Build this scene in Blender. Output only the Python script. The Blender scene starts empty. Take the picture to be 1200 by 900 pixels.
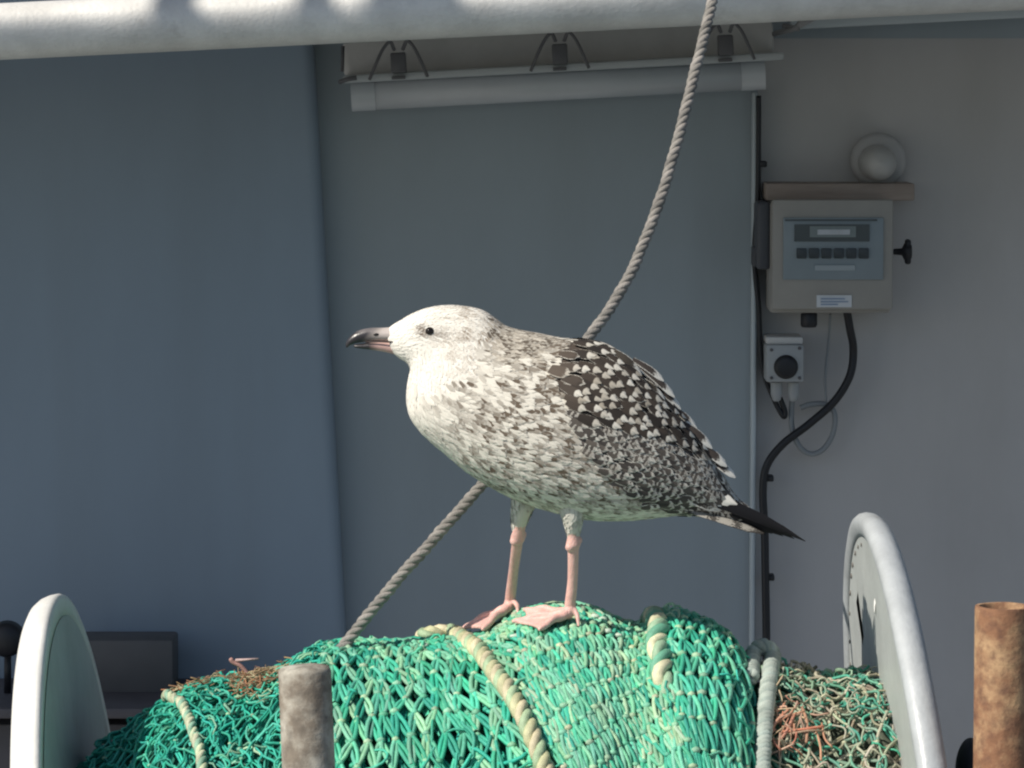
import bpy, bmesh, math, random
import numpy as np
from mathutils import Vector, Matrix, noise
R = math.radians
random.seed(7); rng = np.random.default_rng(7)
SC = bpy.context.scene
COL = SC.collection

# ------------------------------------------------------------------ camera
PITCH = R(5.0); FPX = 4500.0; CD = 4.5
CZ = CD * math.tan(PITCH)
cam = bpy.data.cameras.new('camera'); camo = bpy.data.objects.new('camera', cam); COL.objects.link(camo)
camo.location = (0, -CD, CZ); camo.rotation_euler = (R(90) - PITCH, 0, 0)
cam.sensor_width = 36; cam.lens = 36 * FPX / 1200; cam.clip_start = 0.1; cam.clip_end = 5000
SC.camera = camo
# ------------------------------------------------------------------ light
SUN_AZ, SUN_EL = R(57), R(43)        # azimuth to the left of the camera's side, elevation
sdir = Vector((-math.sin(SUN_AZ) * math.cos(SUN_EL), -math.cos(SUN_AZ) * math.cos(SUN_EL), math.sin(SUN_EL)))
sl = bpy.data.lights.new('sun', 'SUN'); sl.energy = 5.0; sl.angle = R(0.53); sl.color = (1.0, 0.93, 0.82)
so = bpy.data.objects.new('sun', sl); COL.objects.link(so)
so.rotation_euler = sdir.to_track_quat('Z', 'Y').to_euler(); so.location = sdir * 20
w = bpy.data.worlds.new('World'); SC.world = w; w.use_nodes = True
nt = w.node_tree; sky = nt.nodes.new('ShaderNodeTexSky'); sky.sky_type = 'NISHITA'; sky.sun_disc = False
sky.sun_elevation = SUN_EL; sky.sun_rotation = math.atan2(sdir.x, sdir.y)
nt.links.new(sky.outputs[0], nt.nodes['Background'].inputs[0]); nt.nodes['Background'].inputs[1].default_value = 0.085
SC.view_settings.view_transform = 'Standard'; SC.view_settings.look = 'None'
SC.view_settings.exposure = 0.12; SC.view_settings.gamma = 1
SC.render.engine = 'CYCLES'
SC.cycles.filter_width = 2.2

# ------------------------------------------------------------------ projection helpers (pixels of the 1200x900 photo -> a point on the plane y = Y)
cp, sp = math.cos(PITCH), math.sin(PITCH)
def at(px, py, Y=0.0):
    a = (px - 600) / FPX; b = (450 - py) / FPX
    d = Vector((a, cp + b * sp, -sp + b * cp))
    t = (Y + CD) / d.y
    return Vector((d.x * t, Y, CZ + d.z * t))
def proj(P):
    x, y, z = P[0], P[1] + CD, P[2] - CZ
    f = y * cp - z * sp; u = y * sp + z * cp
    return 600 + FPX * x / f, 450 - FPX * u / f
def K(Y): return (CD + Y) / FPX       # metres per photo pixel at depth Y

# ------------------------------------------------------------------ materials
def mat(name, col=(.5, .5, .5), rough=.6, metal=0, bump=0, bscale=60, var=0, vscale=8, col2=None, attr=None, spec=None, detail=6, stretch=None):
    m = bpy.data.materials.new(name); m.use_nodes = True; t = m.node_tree; n = t.nodes; l = t.links
    b = n['Principled BSDF']; b.inputs['Roughness'].default_value = rough; b.inputs['Metallic'].default_value = metal
    if spec is not None: b.inputs['Specular IOR Level'].default_value = spec
    b.inputs['Base Color'].default_value = (*col, 1)
    tc = n.new('ShaderNodeTexCoord'); mp = n.new('ShaderNodeMapping'); l.new(tc.outputs['Object'], mp.inputs[0])
    if stretch: mp.inputs['Scale'].default_value = stretch
    base = None
    if attr:
        a = n.new('ShaderNodeAttribute'); a.attribute_name = attr; base = a.outputs['Color']; l.new(base, b.inputs['Base Color'])
    if var or col2:
        nz = n.new('ShaderNodeTexNoise'); nz.inputs['Scale'].default_value = vscale; nz.inputs['Detail'].default_value = detail
        nz.inputs['Roughness'].default_value = .65
        l.new(mp.outputs[0], nz.inputs['Vector'])
        rp = n.new('ShaderNodeValToRGB'); l.new(nz.outputs['Fac'], rp.inputs[0])
        rp.color_ramp.elements[0].position = .42; rp.color_ramp.elements[1].position = .62
        if col2:
            rp.color_ramp.elements[0].color = (*col, 1); rp.color_ramp.elements[1].color = (*col2, 1)
            l.new(rp.outputs[0], b.inputs['Base Color']); base = rp.outputs[0]
        else:
            rp.color_ramp.elements[0].position = .3; rp.color_ramp.elements[1].position = .7
            rp.color_ramp.elements[0].color = (1 - var,) * 3 + (1,); rp.color_ramp.elements[1].color = (1, 1, 1, 1)
            mx = n.new('ShaderNodeMix'); mx.data_type = 'RGBA'; mx.blend_type = 'MULTIPLY'; mx.inputs[0].default_value = 1
            l.new(rp.outputs[0], mx.inputs[7])
            if base: l.new(base, mx.inputs[6])
            else: mx.inputs[6].default_value = (*col, 1)
            l.new(mx.outputs[2], b.inputs['Base Color'])
    if bump:
        nb = n.new('ShaderNodeTexNoise'); nb.inputs['Scale'].default_value = bscale; nb.inputs['Detail'].default_value = 5
        l.new(mp.outputs[0], nb.inputs['Vector'])
        bp = n.new('ShaderNodeBump'); bp.inputs['Strength'].default_value = bump; bp.inputs['Distance'].default_value = .002
        l.new(nb.outputs['Fac'], bp.inputs['Height']); l.new(bp.outputs[0], b.inputs['Normal'])
    return m

# ------------------------------------------------------------------ mesh builder
class MB:
    def __init__(s): s.v = []; s.f = []; s.c = []; s.m = []; s.n = 0
    def add(s, V, F, col=(1, 1, 1), mi=0):
        V = np.asarray(V, float).reshape(-1, 3); k = s.n
        s.v.append(V); s.f.extend([tuple(i + k for i in f) for f in F]); s.m.extend([mi] * len(F))
        c = np.asarray(col, float); s.c.append(np.broadcast_to(c, (len(V), 3)) if c.ndim == 1 else c)
        s.n += len(V)
    def tube(s, pts, rad, sides=8, col=(1, 1, 1), cap=True, mi=0):
        P = np.asarray([tuple(p) for p in pts], float); n = len(P)
        r = np.broadcast_to(np.asarray(rad, float), (n,))
        T = np.gradient(P, axis=0); T /= np.linalg.norm(T, axis=1)[:, None] + 1e-12
        up = np.array([0, 0, 1.]) if abs(T[0][2]) < .9 else np.array([1., 0, 0])
        N = np.zeros_like(P); a = up - T[0] * up.dot(T[0]); N[0] = a / np.linalg.norm(a)
        for i in range(1, n):
            a = N[i - 1] - T[i] * N[i - 1].dot(T[i]); N[i] = a / (np.linalg.norm(a) + 1e-12)
        B = np.cross(T, N); th = np.arange(sides) * 2 * math.pi / sides
        V = P[:, None] + r[:, None, None] * (np.cos(th)[None, :, None] * N[:, None] + np.sin(th)[None, :, None] * B[:, None])
        F = [(i * sides + j, i * sides + (j + 1) % sides, (i + 1) * sides + (j + 1) % sides, (i + 1) * sides + j) for i in range(n - 1) for j in range(sides)]
        if cap: F += [tuple(range(sides))[::-1], tuple(range((n - 1) * sides, n * sides))]
        c = np.asarray(col, float)
        if c.ndim == 2: c = np.repeat(c, sides, axis=0)
        s.add(V.reshape(-1, 3), F, c, mi)
    def box(s, c, size, rot=None, bev=0, col=(1, 1, 1), mi=0, seg=2):
        bm = bmesh.new(); bmesh.ops.create_cube(bm, size=1)
        bmesh.ops.scale(bm, vec=Vector(size), verts=bm.verts)
        if bev: bmesh.ops.bevel(bm, geom=bm.edges[:], offset=bev, segments=seg, affect='EDGES', profile=.5)
        M = Matrix.Translation(Vector(c)) @ (rot.to_4x4() if rot else Matrix())
        bm.transform(M); s.bm(bm, col, mi)
    def bm(s, bm, col=(1, 1, 1), mi=0):
        bm.verts.index_update()
        s.add([v.co[:] for v in bm.verts], [tuple(v.index for v in f.verts) for f in bm.faces], col, mi); bm.free()
    def lathe(s, prof, origin, axis=(0, 0, 1), seg=32, col=(1, 1, 1), mi=0, closed=False):
        q = Vector(axis).normalized().to_track_quat('Z', 'Y'); O = Vector(origin); V = []
        for r, z in prof:
            for j in range(seg):
                a = 2 * math.pi * j / seg; V.append(O + q @ Vector((r * math.cos(a), r * math.sin(a), z)))
        n = len(prof); F = [(i * seg + j, i * seg + (j + 1) % seg, (i + 1) * seg + (j + 1) % seg, (i + 1) * seg + j) for i in range(n - 1) for j in range(seg)]
        if closed: F += [((n - 1) * seg + j, (n - 1) * seg + (j + 1) % seg, (j + 1) % seg, j) for j in range(seg)]
        s.add(V, F, col, mi)
    def prism(s, poly, Y0, Y1, col=(1, 1, 1), mi=0):      # poly: list of (x, z)
        n = len(poly); V = [(x, Y0, z) for x, z in poly] + [(x, Y1, z) for x, z in poly]
        F = [tuple(range(n)), tuple(range(n, 2 * n))[::-1]] + [(i, i + n, (i + 1) % n + n, (i + 1) % n) for i in range(n)]
        s.add(V, F, col, mi)
    def blob(s, c, r, col=(1, 1, 1), mi=0, sub=1, squash=(1, 1, 1), jit=0):
        bm = bmesh.new(); bmesh.ops.create_icosphere(bm, subdivisions=sub, radius=r)
        for v in bm.verts:
            v.co = Vector((v.co.x * squash[0], v.co.y * squash[1], v.co.z * squash[2])) * (1 + random.uniform(-jit, jit)) + Vector(c)
        s.bm(bm, col, mi)
    def build(s, name, mats, parent=None, smooth=True, angle=None):
        me = bpy.data.meshes.new(name); V = np.concatenate(s.v)
        me.from_pydata(V.tolist(), [], s.f)
        for m in (mats if isinstance(mats, (list, tuple)) else [mats]): me.materials.append(m)
        me.polygons.foreach_set('material_index', s.m)
        ca = me.color_attributes.new('Col', 'FLOAT_COLOR', 'POINT'); C = np.concatenate(s.c)
        ca.data.foreach_set('color', np.concatenate([C, np.ones((len(C), 1))], 1).ravel())
        if smooth: me.polygons.foreach_set('use_smooth', [True] * len(me.polygons))
        me.update()
        if smooth and angle: me.set_sharp_from_angle(angle=R(angle))
        o = bpy.data.objects.new(name, me); COL.objects.link(o)
        if parent: o.parent = parent
        return o
def tag(o, label=None, cat=None, group=None, kind=None):
    if label: o['label'] = label
    if cat: o['category'] = cat
    if group: o['group'] = group
    if kind: o['kind'] = kind
    return o
def empty(name, loc, label, cat, group=None):
    o = bpy.data.objects.new(name, None); COL.objects.link(o); o.location = loc; o.empty_display_size = .05
    bpy.context.view_layer.update()
    return tag(o, label, cat, group)
def par(ch, p):         # parent keeping world-space geometry
    ch.parent = p; ch.matrix_parent_inverse = Matrix.Translation(-Vector(p.location)); return ch
def smoothpath(pts, n=10):
    P = [Vector(p) for p in pts]; out = []
    P = [2 * P[0] - P[1]] + P + [2 * P[-1] - P[-2]]
    for i in range(1, len(P) - 2):
        a, b, c, d = P[i - 1:i + 3]
        for k in range(n):
            t = k / n
            out.append(.5 * ((2 * b) + (c - a) * t + (2 * a - 5 * b + 4 * c - d) * t * t + (3 * b - a - 3 * c + d) * t ** 3))
    out.append(P[-2]); return out
def resample(pts, step):
    P = np.array([tuple(p) for p in pts]); d = np.r_[0, np.cumsum(np.linalg.norm(np.diff(P, axis=0), axis=1))]
    n = max(3, int(d[-1] / step)); t = np.linspace(0, d[-1], n)
    return np.stack([np.interp(t, d, P[:, k]) for k in range(3)], 1), t
def twisted(mb, pts, rad, pitch, cols, strands=3, sides=7, wob=.0):
    P, t = resample(pts, min(rad * .45, pitch / 9))
    T = np.gradient(P, axis=0); T /= np.linalg.norm(T, axis=1)[:, None]
    N = np.zeros_like(P); a = np.array([0, -1., .3]); a -= T[0] * a.dot(T[0]); N[0] = a / np.linalg.norm(a)
    for i in range(1, len(P)):
        a = N[i - 1] - T[i] * N[i - 1].dot(T[i]); N[i] = a / np.linalg.norm(a)
    B = np.cross(T, N)
    for k in range(strands):
        ph = 2 * math.pi * (t / pitch + k / strands)
        rr = rad * .5 * (1 + wob * np.sin(t * 90 + k * 2))
        Q = P + rr[:, None] * (np.cos(ph)[:, None] * N + np.sin(ph)[:, None] * B)
        base = np.array(cols[k % len(cols)])
        nz = np.array([noise.noise(Vector(q) * 55) for q in Q]); c = base[None] * (1 + .35 * nz[:, None])
        mb.tube(Q, rad * .55 * (1 + wob * .6 * np.sin(t * 130 + k)), sides, np.clip(c, 0, 1))

# =================================================================== SETTING
Mwater = mat('water', (.03, .06, .07), .12, bump=.6, bscale=3)
mb = MB(); mb.box((0, 0, -2.6), (4000, 4000, .2)); tag(mb.build('water', Mwater, smooth=False), kind='structure')
Mdeck = mat('deck_paint', (.26, .27, .27), .7, bump=.3, var=.35, vscale=3)
mb = MB(); mb.box((0, -.4, -1.36), (9, 5.4, .2)); tag(mb.build('deck', Mdeck, smooth=False), kind='structure')

YW = 2.0
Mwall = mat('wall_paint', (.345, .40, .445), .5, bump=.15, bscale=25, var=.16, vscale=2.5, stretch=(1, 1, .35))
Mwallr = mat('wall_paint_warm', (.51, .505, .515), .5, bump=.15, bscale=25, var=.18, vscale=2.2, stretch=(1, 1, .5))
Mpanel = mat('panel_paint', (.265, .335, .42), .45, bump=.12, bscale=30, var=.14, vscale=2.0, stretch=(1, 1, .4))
Mroof = mat('roof_paint', (.76, .75, .73), .45, bump=.5, bscale=160, var=.25, vscale=14)
house = empty('deckhouse', (0, YW, -1.26), 'grey painted deckhouse wall with a white roof edge pipe, behind the gull', 'deckhouse')
zb = -1.26; zt = .42
xs = at(886, 450, YW).x
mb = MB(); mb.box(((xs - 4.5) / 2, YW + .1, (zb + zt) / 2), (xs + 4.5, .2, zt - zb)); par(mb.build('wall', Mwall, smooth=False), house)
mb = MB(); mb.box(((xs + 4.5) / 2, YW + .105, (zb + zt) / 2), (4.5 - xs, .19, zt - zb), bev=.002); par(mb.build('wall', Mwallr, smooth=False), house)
# left panel, slanting right edge, rounded
mb = MB(); Yp = 1.935
a = at(367, 66, Yp); b = at(404, 745, Yp); sl_ = (b.x - a.x) / (b.z - a.z)
xt = a.x + sl_ * (zt - .012 - a.z); xb = a.x + sl_ * (zb + .01 - a.z)
prof = []
for i in range(9):
    t = i / 8 * math.pi / 2; prof.append((-.02 + .02 * math.sin(t), Yp + .02 - .02 * math.cos(t)))
prof = [(-3.2, Yp)] + prof + [(0, YW - .002)]
nP = len(prof); V = [(xb + p[0], p[1], zb + .01) for p in prof] + [(xt + p[0], p[1], zt - .012) for p in prof]
F = [(i, i + 1, i + 1 + nP, i + nP) for i in range(nP - 1)] + [tuple(range(nP, 2 * nP))]
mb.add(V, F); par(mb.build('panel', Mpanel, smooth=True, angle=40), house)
# white seam strip
Mstrip = mat('strip_paint', (.50, .56, .60), .4, bump=.1)
mb = MB(); a = at(884.5, 108, 1.985); mb.box((a.x, 1.985, (a.z + zb) / 2), (.009, .03, a.z - zb), bev=.003); par(mb.build('seam_strip', Mstrip), house)
# roof and its rolled edge pipe
YR = 1.05
p0 = at(-700, 66, YR); p1 = at(0, 37, YR); p2 = at(960, -10, YR); p3 = at(2300, -66, YR)
ang = math.atan2(p2.z - p1.z, p2.x - p1.x)
rr = 33 * K(YR)
c0 = p1 + (p1 - p2).normalized() * 3.6; c1 = p2 + (p2 - p1).normalized() * 2.6
mb = MB(); pts = [c0.lerp(c1, i / 60) for i in range(61)]
mb.tube(pts, rr, 28); par(mb.build('roof_pipe', Mroof), house)
mb = MB()
zr = lambda x, Y: p1.z + (x - p1.x) * math.tan(ang) + (Y - YR) * .02
X0, X1 = -4.2, 3.4
V = []
for dz in (0, -.03):
    for (x, y) in ((X0, YR), (X1, YR), (X1, 2.4), (X0, 2.4)): V.append((x, y, zr(x, y) + .028 + dz))
mb.add(V, [(0, 1, 2, 3), (7, 6, 5, 4), (0, 4, 5, 1), (1, 5, 6, 2), (2, 6, 7, 3), (3, 7, 4, 0)])
par(mb.build('roof', Mroof, smooth=False), house)
mb = MB()   # lighter batten right of the light fixture, at the head of the wall
a = at(925, 27, 1.96); b = at(1320, 7, 1.96); d = b - a
mb.box((a + b) / 2, (d.length, .05, .022), rot=Matrix.Rotation(-math.atan2(d.z, d.x), 3, 'Y'), bev=.004); par(mb.build('batten', Mstrip), house)
mb = MB(); mb.box((0, YW + .1, .46), (8.4, .19, .1)); par(mb.build('fascia', Mwall, smooth=False), house)

# added light blocker, out of frame: plates cut to dapple the roof pipe
Mst = mat('blocker_paint', (.45, .47, .46), .5, bump=.3, var=.3)
T = 3.0
GY = YR + sdir.y * T
def gpt(px, py):        # where the sun ray reaching that spot of the pipe crosses the plane of the plates
    cyp = 37 - px * .049; v = (py - cyp) / 33; vv = max(-.95, min(.95, v))
    base = at(px, cyp, YR); P = Vector((base.x, YR - rr * math.sqrt(1 - vv * vv), base.z - v * rr))
    t = (GY - P.y) / sdir.y; Q = P + sdir * t; return (Q.x, Q.z)
blocker = empty('light_blocker', (-.5, GY, -1.26), 'added unseen plates overhead that dapple and shade the roof pipe', 'light blocker')
mb = MB()
def plate(pxs): mb.prism([gpt(px, py) for px, py in pxs], GY - .008, GY + .008)
plate([(-900, 58), (120, 58), (165, 50), (186, 26), (178, -30), (186, -160), (250, -160), (216, -40), (228, 6), (250, 26), (275, 33), (275, 300), (-900, 300)])
plate([(275, 300), (275, 33), (320, 32), (352, 18), (366, -30), (372, -160), (388, -160), (378, -40), (392, 10), (408, 28), (420, 27), (436, 6), (446, -30), (450, -160), (520, -160), (530, -30), (540, 8), (560, 20), (560, 300)])
plate([(560, 300), (560, 20), (620, 22), (700, 15), (780, 5), (850, -14), (960, -40), (1100, -160), (2600, -160), (2600, 300)])
par(mb.build('plate', Mst, smooth=False), blocker)
mb = MB(); mb.box((-.6, 1.0, gpt(300, -175)[1] + .24), (6.6, 2.2, .05), bev=.01); par(mb.build('sky_blocker', Mst, smooth=False), blocker)  # added unseen sheet that keeps sky light off the roof pipe
mb = MB(); zg = gpt(300, -175)[1]; mb.tube([(-3.9, GY, zg + .05), (2.6, GY, zg + .15)], .05, 16)
zg2 = gpt(300, 300)[1]; mb.tube([(-3.9, GY, zg2 - .04), (2.6, GY, zg2 + .02)], .03, 12)
par(mb.build('crossbar', Mst), blocker)
mb = MB(); mb.tube([(2.6, GY, 3), (2.6, GY, -1.26)], .05, 16); par(mb.build('leg', Mst), blocker)
mb = MB(); mb.tube([(-3.9, GY, 3), (-3.9, GY, -1.26)], .05, 16); par(mb.build('leg', Mst), blocker)

def streaks(m, k=.045):
    t = m.node_tree; n = t.nodes; l = t.links; b = n['Principled BSDF']; src = b.inputs['Base Color'].links[0].from_socket
    mp = n.new('ShaderNodeMapping'); mp.inputs['Scale'].default_value = (7, 7, .6); l.new(n['Texture Coordinate'].outputs['Object'], mp.inputs[0])
    nz = n.new('ShaderNodeTexNoise'); nz.inputs['Scale'].default_value = 1; nz.inputs['Detail'].default_value = 7; l.new(mp.outputs[0], nz.inputs['Vector'])
    rp = n.new('ShaderNodeValToRGB'); rp.color_ramp.elements[0].position = .52; rp.color_ramp.elements[1].position = .75; rp.color_ramp.elements[0].color = (1, 1, 1, 1); rp.color_ramp.elements[1].color = (1 - k * 1.1, 1 - k * 1.3, 1 - k * 1.6, 1); l.new(nz.outputs['Fac'], rp.inputs[0])
    mx = n.new('ShaderNodeMix'); mx.data_type = 'RGBA'; mx.blend_type = 'MULTIPLY'; mx.inputs[0].default_value = 1; l.new(src, mx.inputs[6]); l.new(rp.outputs[0], mx.inputs[7]); l.new(mx.outputs[2], b.inputs['Base Color'])
for m_ in (Mwall, Mwallr, Mpanel): streaks(m_)
# =================================================================== NET DRUM
YA = .20; RF = .5
tl, tr = at(64, 700, YA), at(1016, 604, YA)
tau = math.atan2(tr.z - tl.z, tr.x - tl.x)
ax = Vector((math.cos(tau), 0.0, math.sin(tau)))
yaw = R(0.8); axn = Vector((math.cos(tau) * math.cos(yaw), math.sin(yaw), math.sin(tau)))
uax = Vector((-math.sin(tau), 0, math.cos(tau)))
CL, CR = tl - uax * (RF), tr - uax * (RF)
def zax(x): return CL.z + (x - CL.x) * math.tan(tau)

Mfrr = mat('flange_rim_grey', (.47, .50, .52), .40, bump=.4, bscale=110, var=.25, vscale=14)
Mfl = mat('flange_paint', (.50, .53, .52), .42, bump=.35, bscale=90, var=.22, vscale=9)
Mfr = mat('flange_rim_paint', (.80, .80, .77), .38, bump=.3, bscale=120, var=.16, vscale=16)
drum = empty('net_drum', (CL.lerp(CR, .5).x, YA, -1.26), 'white painted net drum with a round flange at each end, under the green net', 'net drum')
def worn(m, col, sc, lo, hi):
    t = m.node_tree; n = t.nodes; l = t.links; b = n['Principled BSDF']; src = b.inputs['Base Color'].links[0].from_socket
    nz = n.new('ShaderNodeTexNoise'); nz.inputs['Scale'].default_value = sc; nz.inputs['Detail'].default_value = 9; nz.inputs['Roughness'].default_value = .7; l.new(n['Mapping'].outputs[0], nz.inputs['Vector'])
    rp = n.new('ShaderNodeValToRGB'); rp.color_ramp.elements[0].position = lo; rp.color_ramp.elements[1].position = hi; l.new(nz.outputs['Fac'], rp.inputs[0])
    mx = n.new('ShaderNodeMix'); mx.data_type = 'RGBA'; l.new(rp.outputs[0], mx.inputs[0]); l.new(src, mx.inputs[6]); mx.inputs[7].default_value = (*col, 1); l.new(mx.outputs[2], b.inputs['Base Color'])
worn(Mfr, (.42, .34, .26), 22, .62, .70); worn(Mfrr, (.26, .24, .22), 26, .60, .70); worn(Mfl, (.36, .35, .32), 12, .60, .72)
worn(Mroof, (.34, .32, .30), 9, .60, .80)
def disc(C, hole=None, side=1, rim=.019):
    q = axn.to_track_quat('Z', 'Y')
    seg = 128; m1 = MB()
    e1 = Vector((0, -1, 0)); e1 = (e1 - axn * e1.dot(axn)).normalized(); e2 = axn.cross(e1); e2 = e2 if e2.z > 0 else -e2
    P = lambda r, a, h: C + e1 * (r * math.cos(a)) + e2 * (r * math.sin(a)) + axn * h
    # thin plate, with a wedge window left open (list of angles)
    rad = [.06, .2, .28, .36, .42, RF - .028]
    for h in (-.004, .004):
        V = [P(r, 2 * math.pi * j / seg, h) for r in rad for j in range(seg)]
        F = []
        for i in range(len(rad) - 1):
            for j in range(seg):
                am = (j + .5) / seg * 360
                if hole and hole[0] < am < hole[1] and hole[2] <= i < hole[3]: continue
                F.append((i * seg + j, i * seg + (j + 1) % seg, (i + 1) * seg + (j + 1) % seg, (i + 1) * seg + j))
        m1.add(V, F)
    f = par(m1.build('flange', Mfl), drum)
    m2 = MB(); n = 160; V = []; o_ = side
    pr = [(RF - .030, .003), (RF - .008, .004), (RF - .002, .002), (RF, -.003), (RF - .001, -.012), (RF - .004, -.021), (RF - .010, -.029), (RF - .018, -.0335), (RF - .028, -.034), (RF - .028, -.029), (RF - .016, -.024), (RF - .010, -.010), (RF - .012, -.003), (RF - .030, -.003)]
    if side > 0: pr = [(RF - .036, -.006), (RF - .030, .003), (RF - .022, .005)] + [(RF - .012 + .012 * math.cos(t), .004 + .0 - .011 * math.sin(t)) for t in (2.6, 2.1, 1.57, 1.0, .5, 0)][::1] + [(RF - .001, -.010 - .0)] and [(RF - .030, .0042), (RF - .024, .0070), (RF - .014, .0100), (RF - .005, .0075), (RF - .001, .002), (RF, -.005), (RF - .002, -.013), (RF - .008, -.021), (RF - .018, -.0255), (RF - .027, -.024), (RF - .027, -.019), (RF - .018, -.018), (RF - .030, -.0042)]
    sd = len(pr)
    for i in range(n):
        a = 2 * math.pi * i / n
        for r0, h in pr: V.append(P(r0, a, h * (-1 if side > 0 else 1) * -1 if False else (h if side < 0 else -h)))
    F = [(i * sd + j, ((i + 1) % n) * sd + j, ((i + 1) % n) * sd + (j + 1) % sd, i * sd + (j + 1) % sd) for i in range(n) for j in range(sd)]
    m2.add(V, F)
    rm = m2.build('rim', Mfr if side < 0 else Mfrr); rm.parent = f
    return f, P
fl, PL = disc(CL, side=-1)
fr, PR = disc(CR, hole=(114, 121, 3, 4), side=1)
# rivets / weld marks inside the far right rim, a white scuff
Mdk = mat('dark_recess', (.16, .15, .14), .8)
for k in range(11):
    a = R(98 + k * 6.1 + random.uniform(-.8, .8)); p = PR(RF - .040, a, -.005)
    mb = MB(); mb.blob(p, random.uniform(.0018, .003), sub=1, squash=(.5, 1, 1.6)); o = mb.build('rivet', Mdk); o.parent = fr
mb = MB(); p = PR(.395, R(84), -.005); mb.blob(p, .009, sub=2, squash=(.1, .7, 1), jit=.2)
o = mb.build('scuff', mat('scuff_white', (.85, .85, .83), .5)); o.parent = fr
mb = MB(); mb.tube([CL - axn * .12, CR + axn * .12], .10, 32); par(mb.build('barrel', Mfl), drum)
for C, s in ((CL, -1), (CR, 1)):
    mb = MB(); q = C + axn * (.09 * s)
    mb.tube([q + Vector((0, 0, .06)), (q.x, q.y, -1.26)], .045, 16); mb.tube([q + Vector((0, 0, -.05)), (q.x, q.y - .35, -1.26)], .03, 12)
    par(mb.build('stand', Mfl), drum)

# ---- roll surface of the net
cont = [(100, 880), (130, 866), (160, 842), (190, 822), (215, 808), (250, 800), (290, 796), (325, 789), (350, 770), (372, 757), (400, 754), (450, 756), (490, 753), (520, 750),
        (560, 748), (590, 730), (615, 716), (640, 712), (680, 711), (705, 718), (725, 729), (750, 735), (765, 724), (785, 716), (810, 720), (840, 734), (862, 752), (876, 776), (890, 790),
        (910, 785), (935, 790), (960, 797), (985, 799), (1005, 794), (1025, 788), (1045, 804), (1062, 835), (1080, 880), (1120, 930)]
cx = np.array([at(a, 700, YA).x for a, b in cont]); cr = np.array([(at(a, b, YA).z - zax(at(a, b, YA).x)) * math.cos(R(8.7)) for a, b in cont])
def rad0(x): return float(np.interp(x, cx, cr))
def rad(x):
    return (rad0(x) + rad0(x - .008) + rad0(x + .008)) / 3
def surf(x, ph, lift=0.):
    r = rad(x)
    r += .006 * noise.noise(Vector((x * 14, ph * 4, 3.3))) * min(1, abs(ph + .15) * 3)
    r += lift
    return Vector((x, YA - r * math.sin(ph), zax(x) + r * math.cos(ph)))
def hit(px, py, lift=0.):
    x = at(px, py, YA - .1).x
    for _ in range(6):
        best = -R(8.7); pv = None
        for k in range(0, 130):
            ph = -R(8.7) + R(k); P = surf(x, ph, 0); y = proj(P)[1]
            if y >= py:
                if pv: 
                    t = (py - pv[1]) / (y - pv[1] + 1e-9); best = pv[0] + t * (ph - pv[0])
                break
            pv = (ph, y); best = ph
        P = surf(x, best, lift); x += (px - proj(P)[0]) * K(P.y)
    return P, x, best

Mtw = mat('net_twine', attr='Col', rough=.55, bump=.5, bscale=900, var=.3, vscale=120)
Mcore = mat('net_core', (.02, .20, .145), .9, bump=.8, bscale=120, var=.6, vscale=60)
net = empty('trawl_net', surf(0, 0), 'green knotted trawl netting wound in a thick roll on the drum, under the gull', 'fishing net')
def core(x0, x1, name='net_core', m=None, dl=-.014):
    mb = MB(); nx = 120; npz = 90; V = []
    for i in range(nx + 1):
        x = x0 + (x1 - x0) * i / nx
        for j in range(npz):
            V.append(surf(x, 2 * math.pi * j / npz - math.pi if False else (j / npz * 2 * math.pi - math.pi), dl))
    F = [(i * npz + j, i * npz + (j + 1) % npz, (i + 1) * npz + (j + 1) % npz, (i + 1) * npz + j) for i in range(nx) for j in range(npz)]
    mb.add(V, F); return par(mb.build(name, m or Mcore), net)
core(at(75, 860, YA).x, at(905, 860, YA).x)

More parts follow.
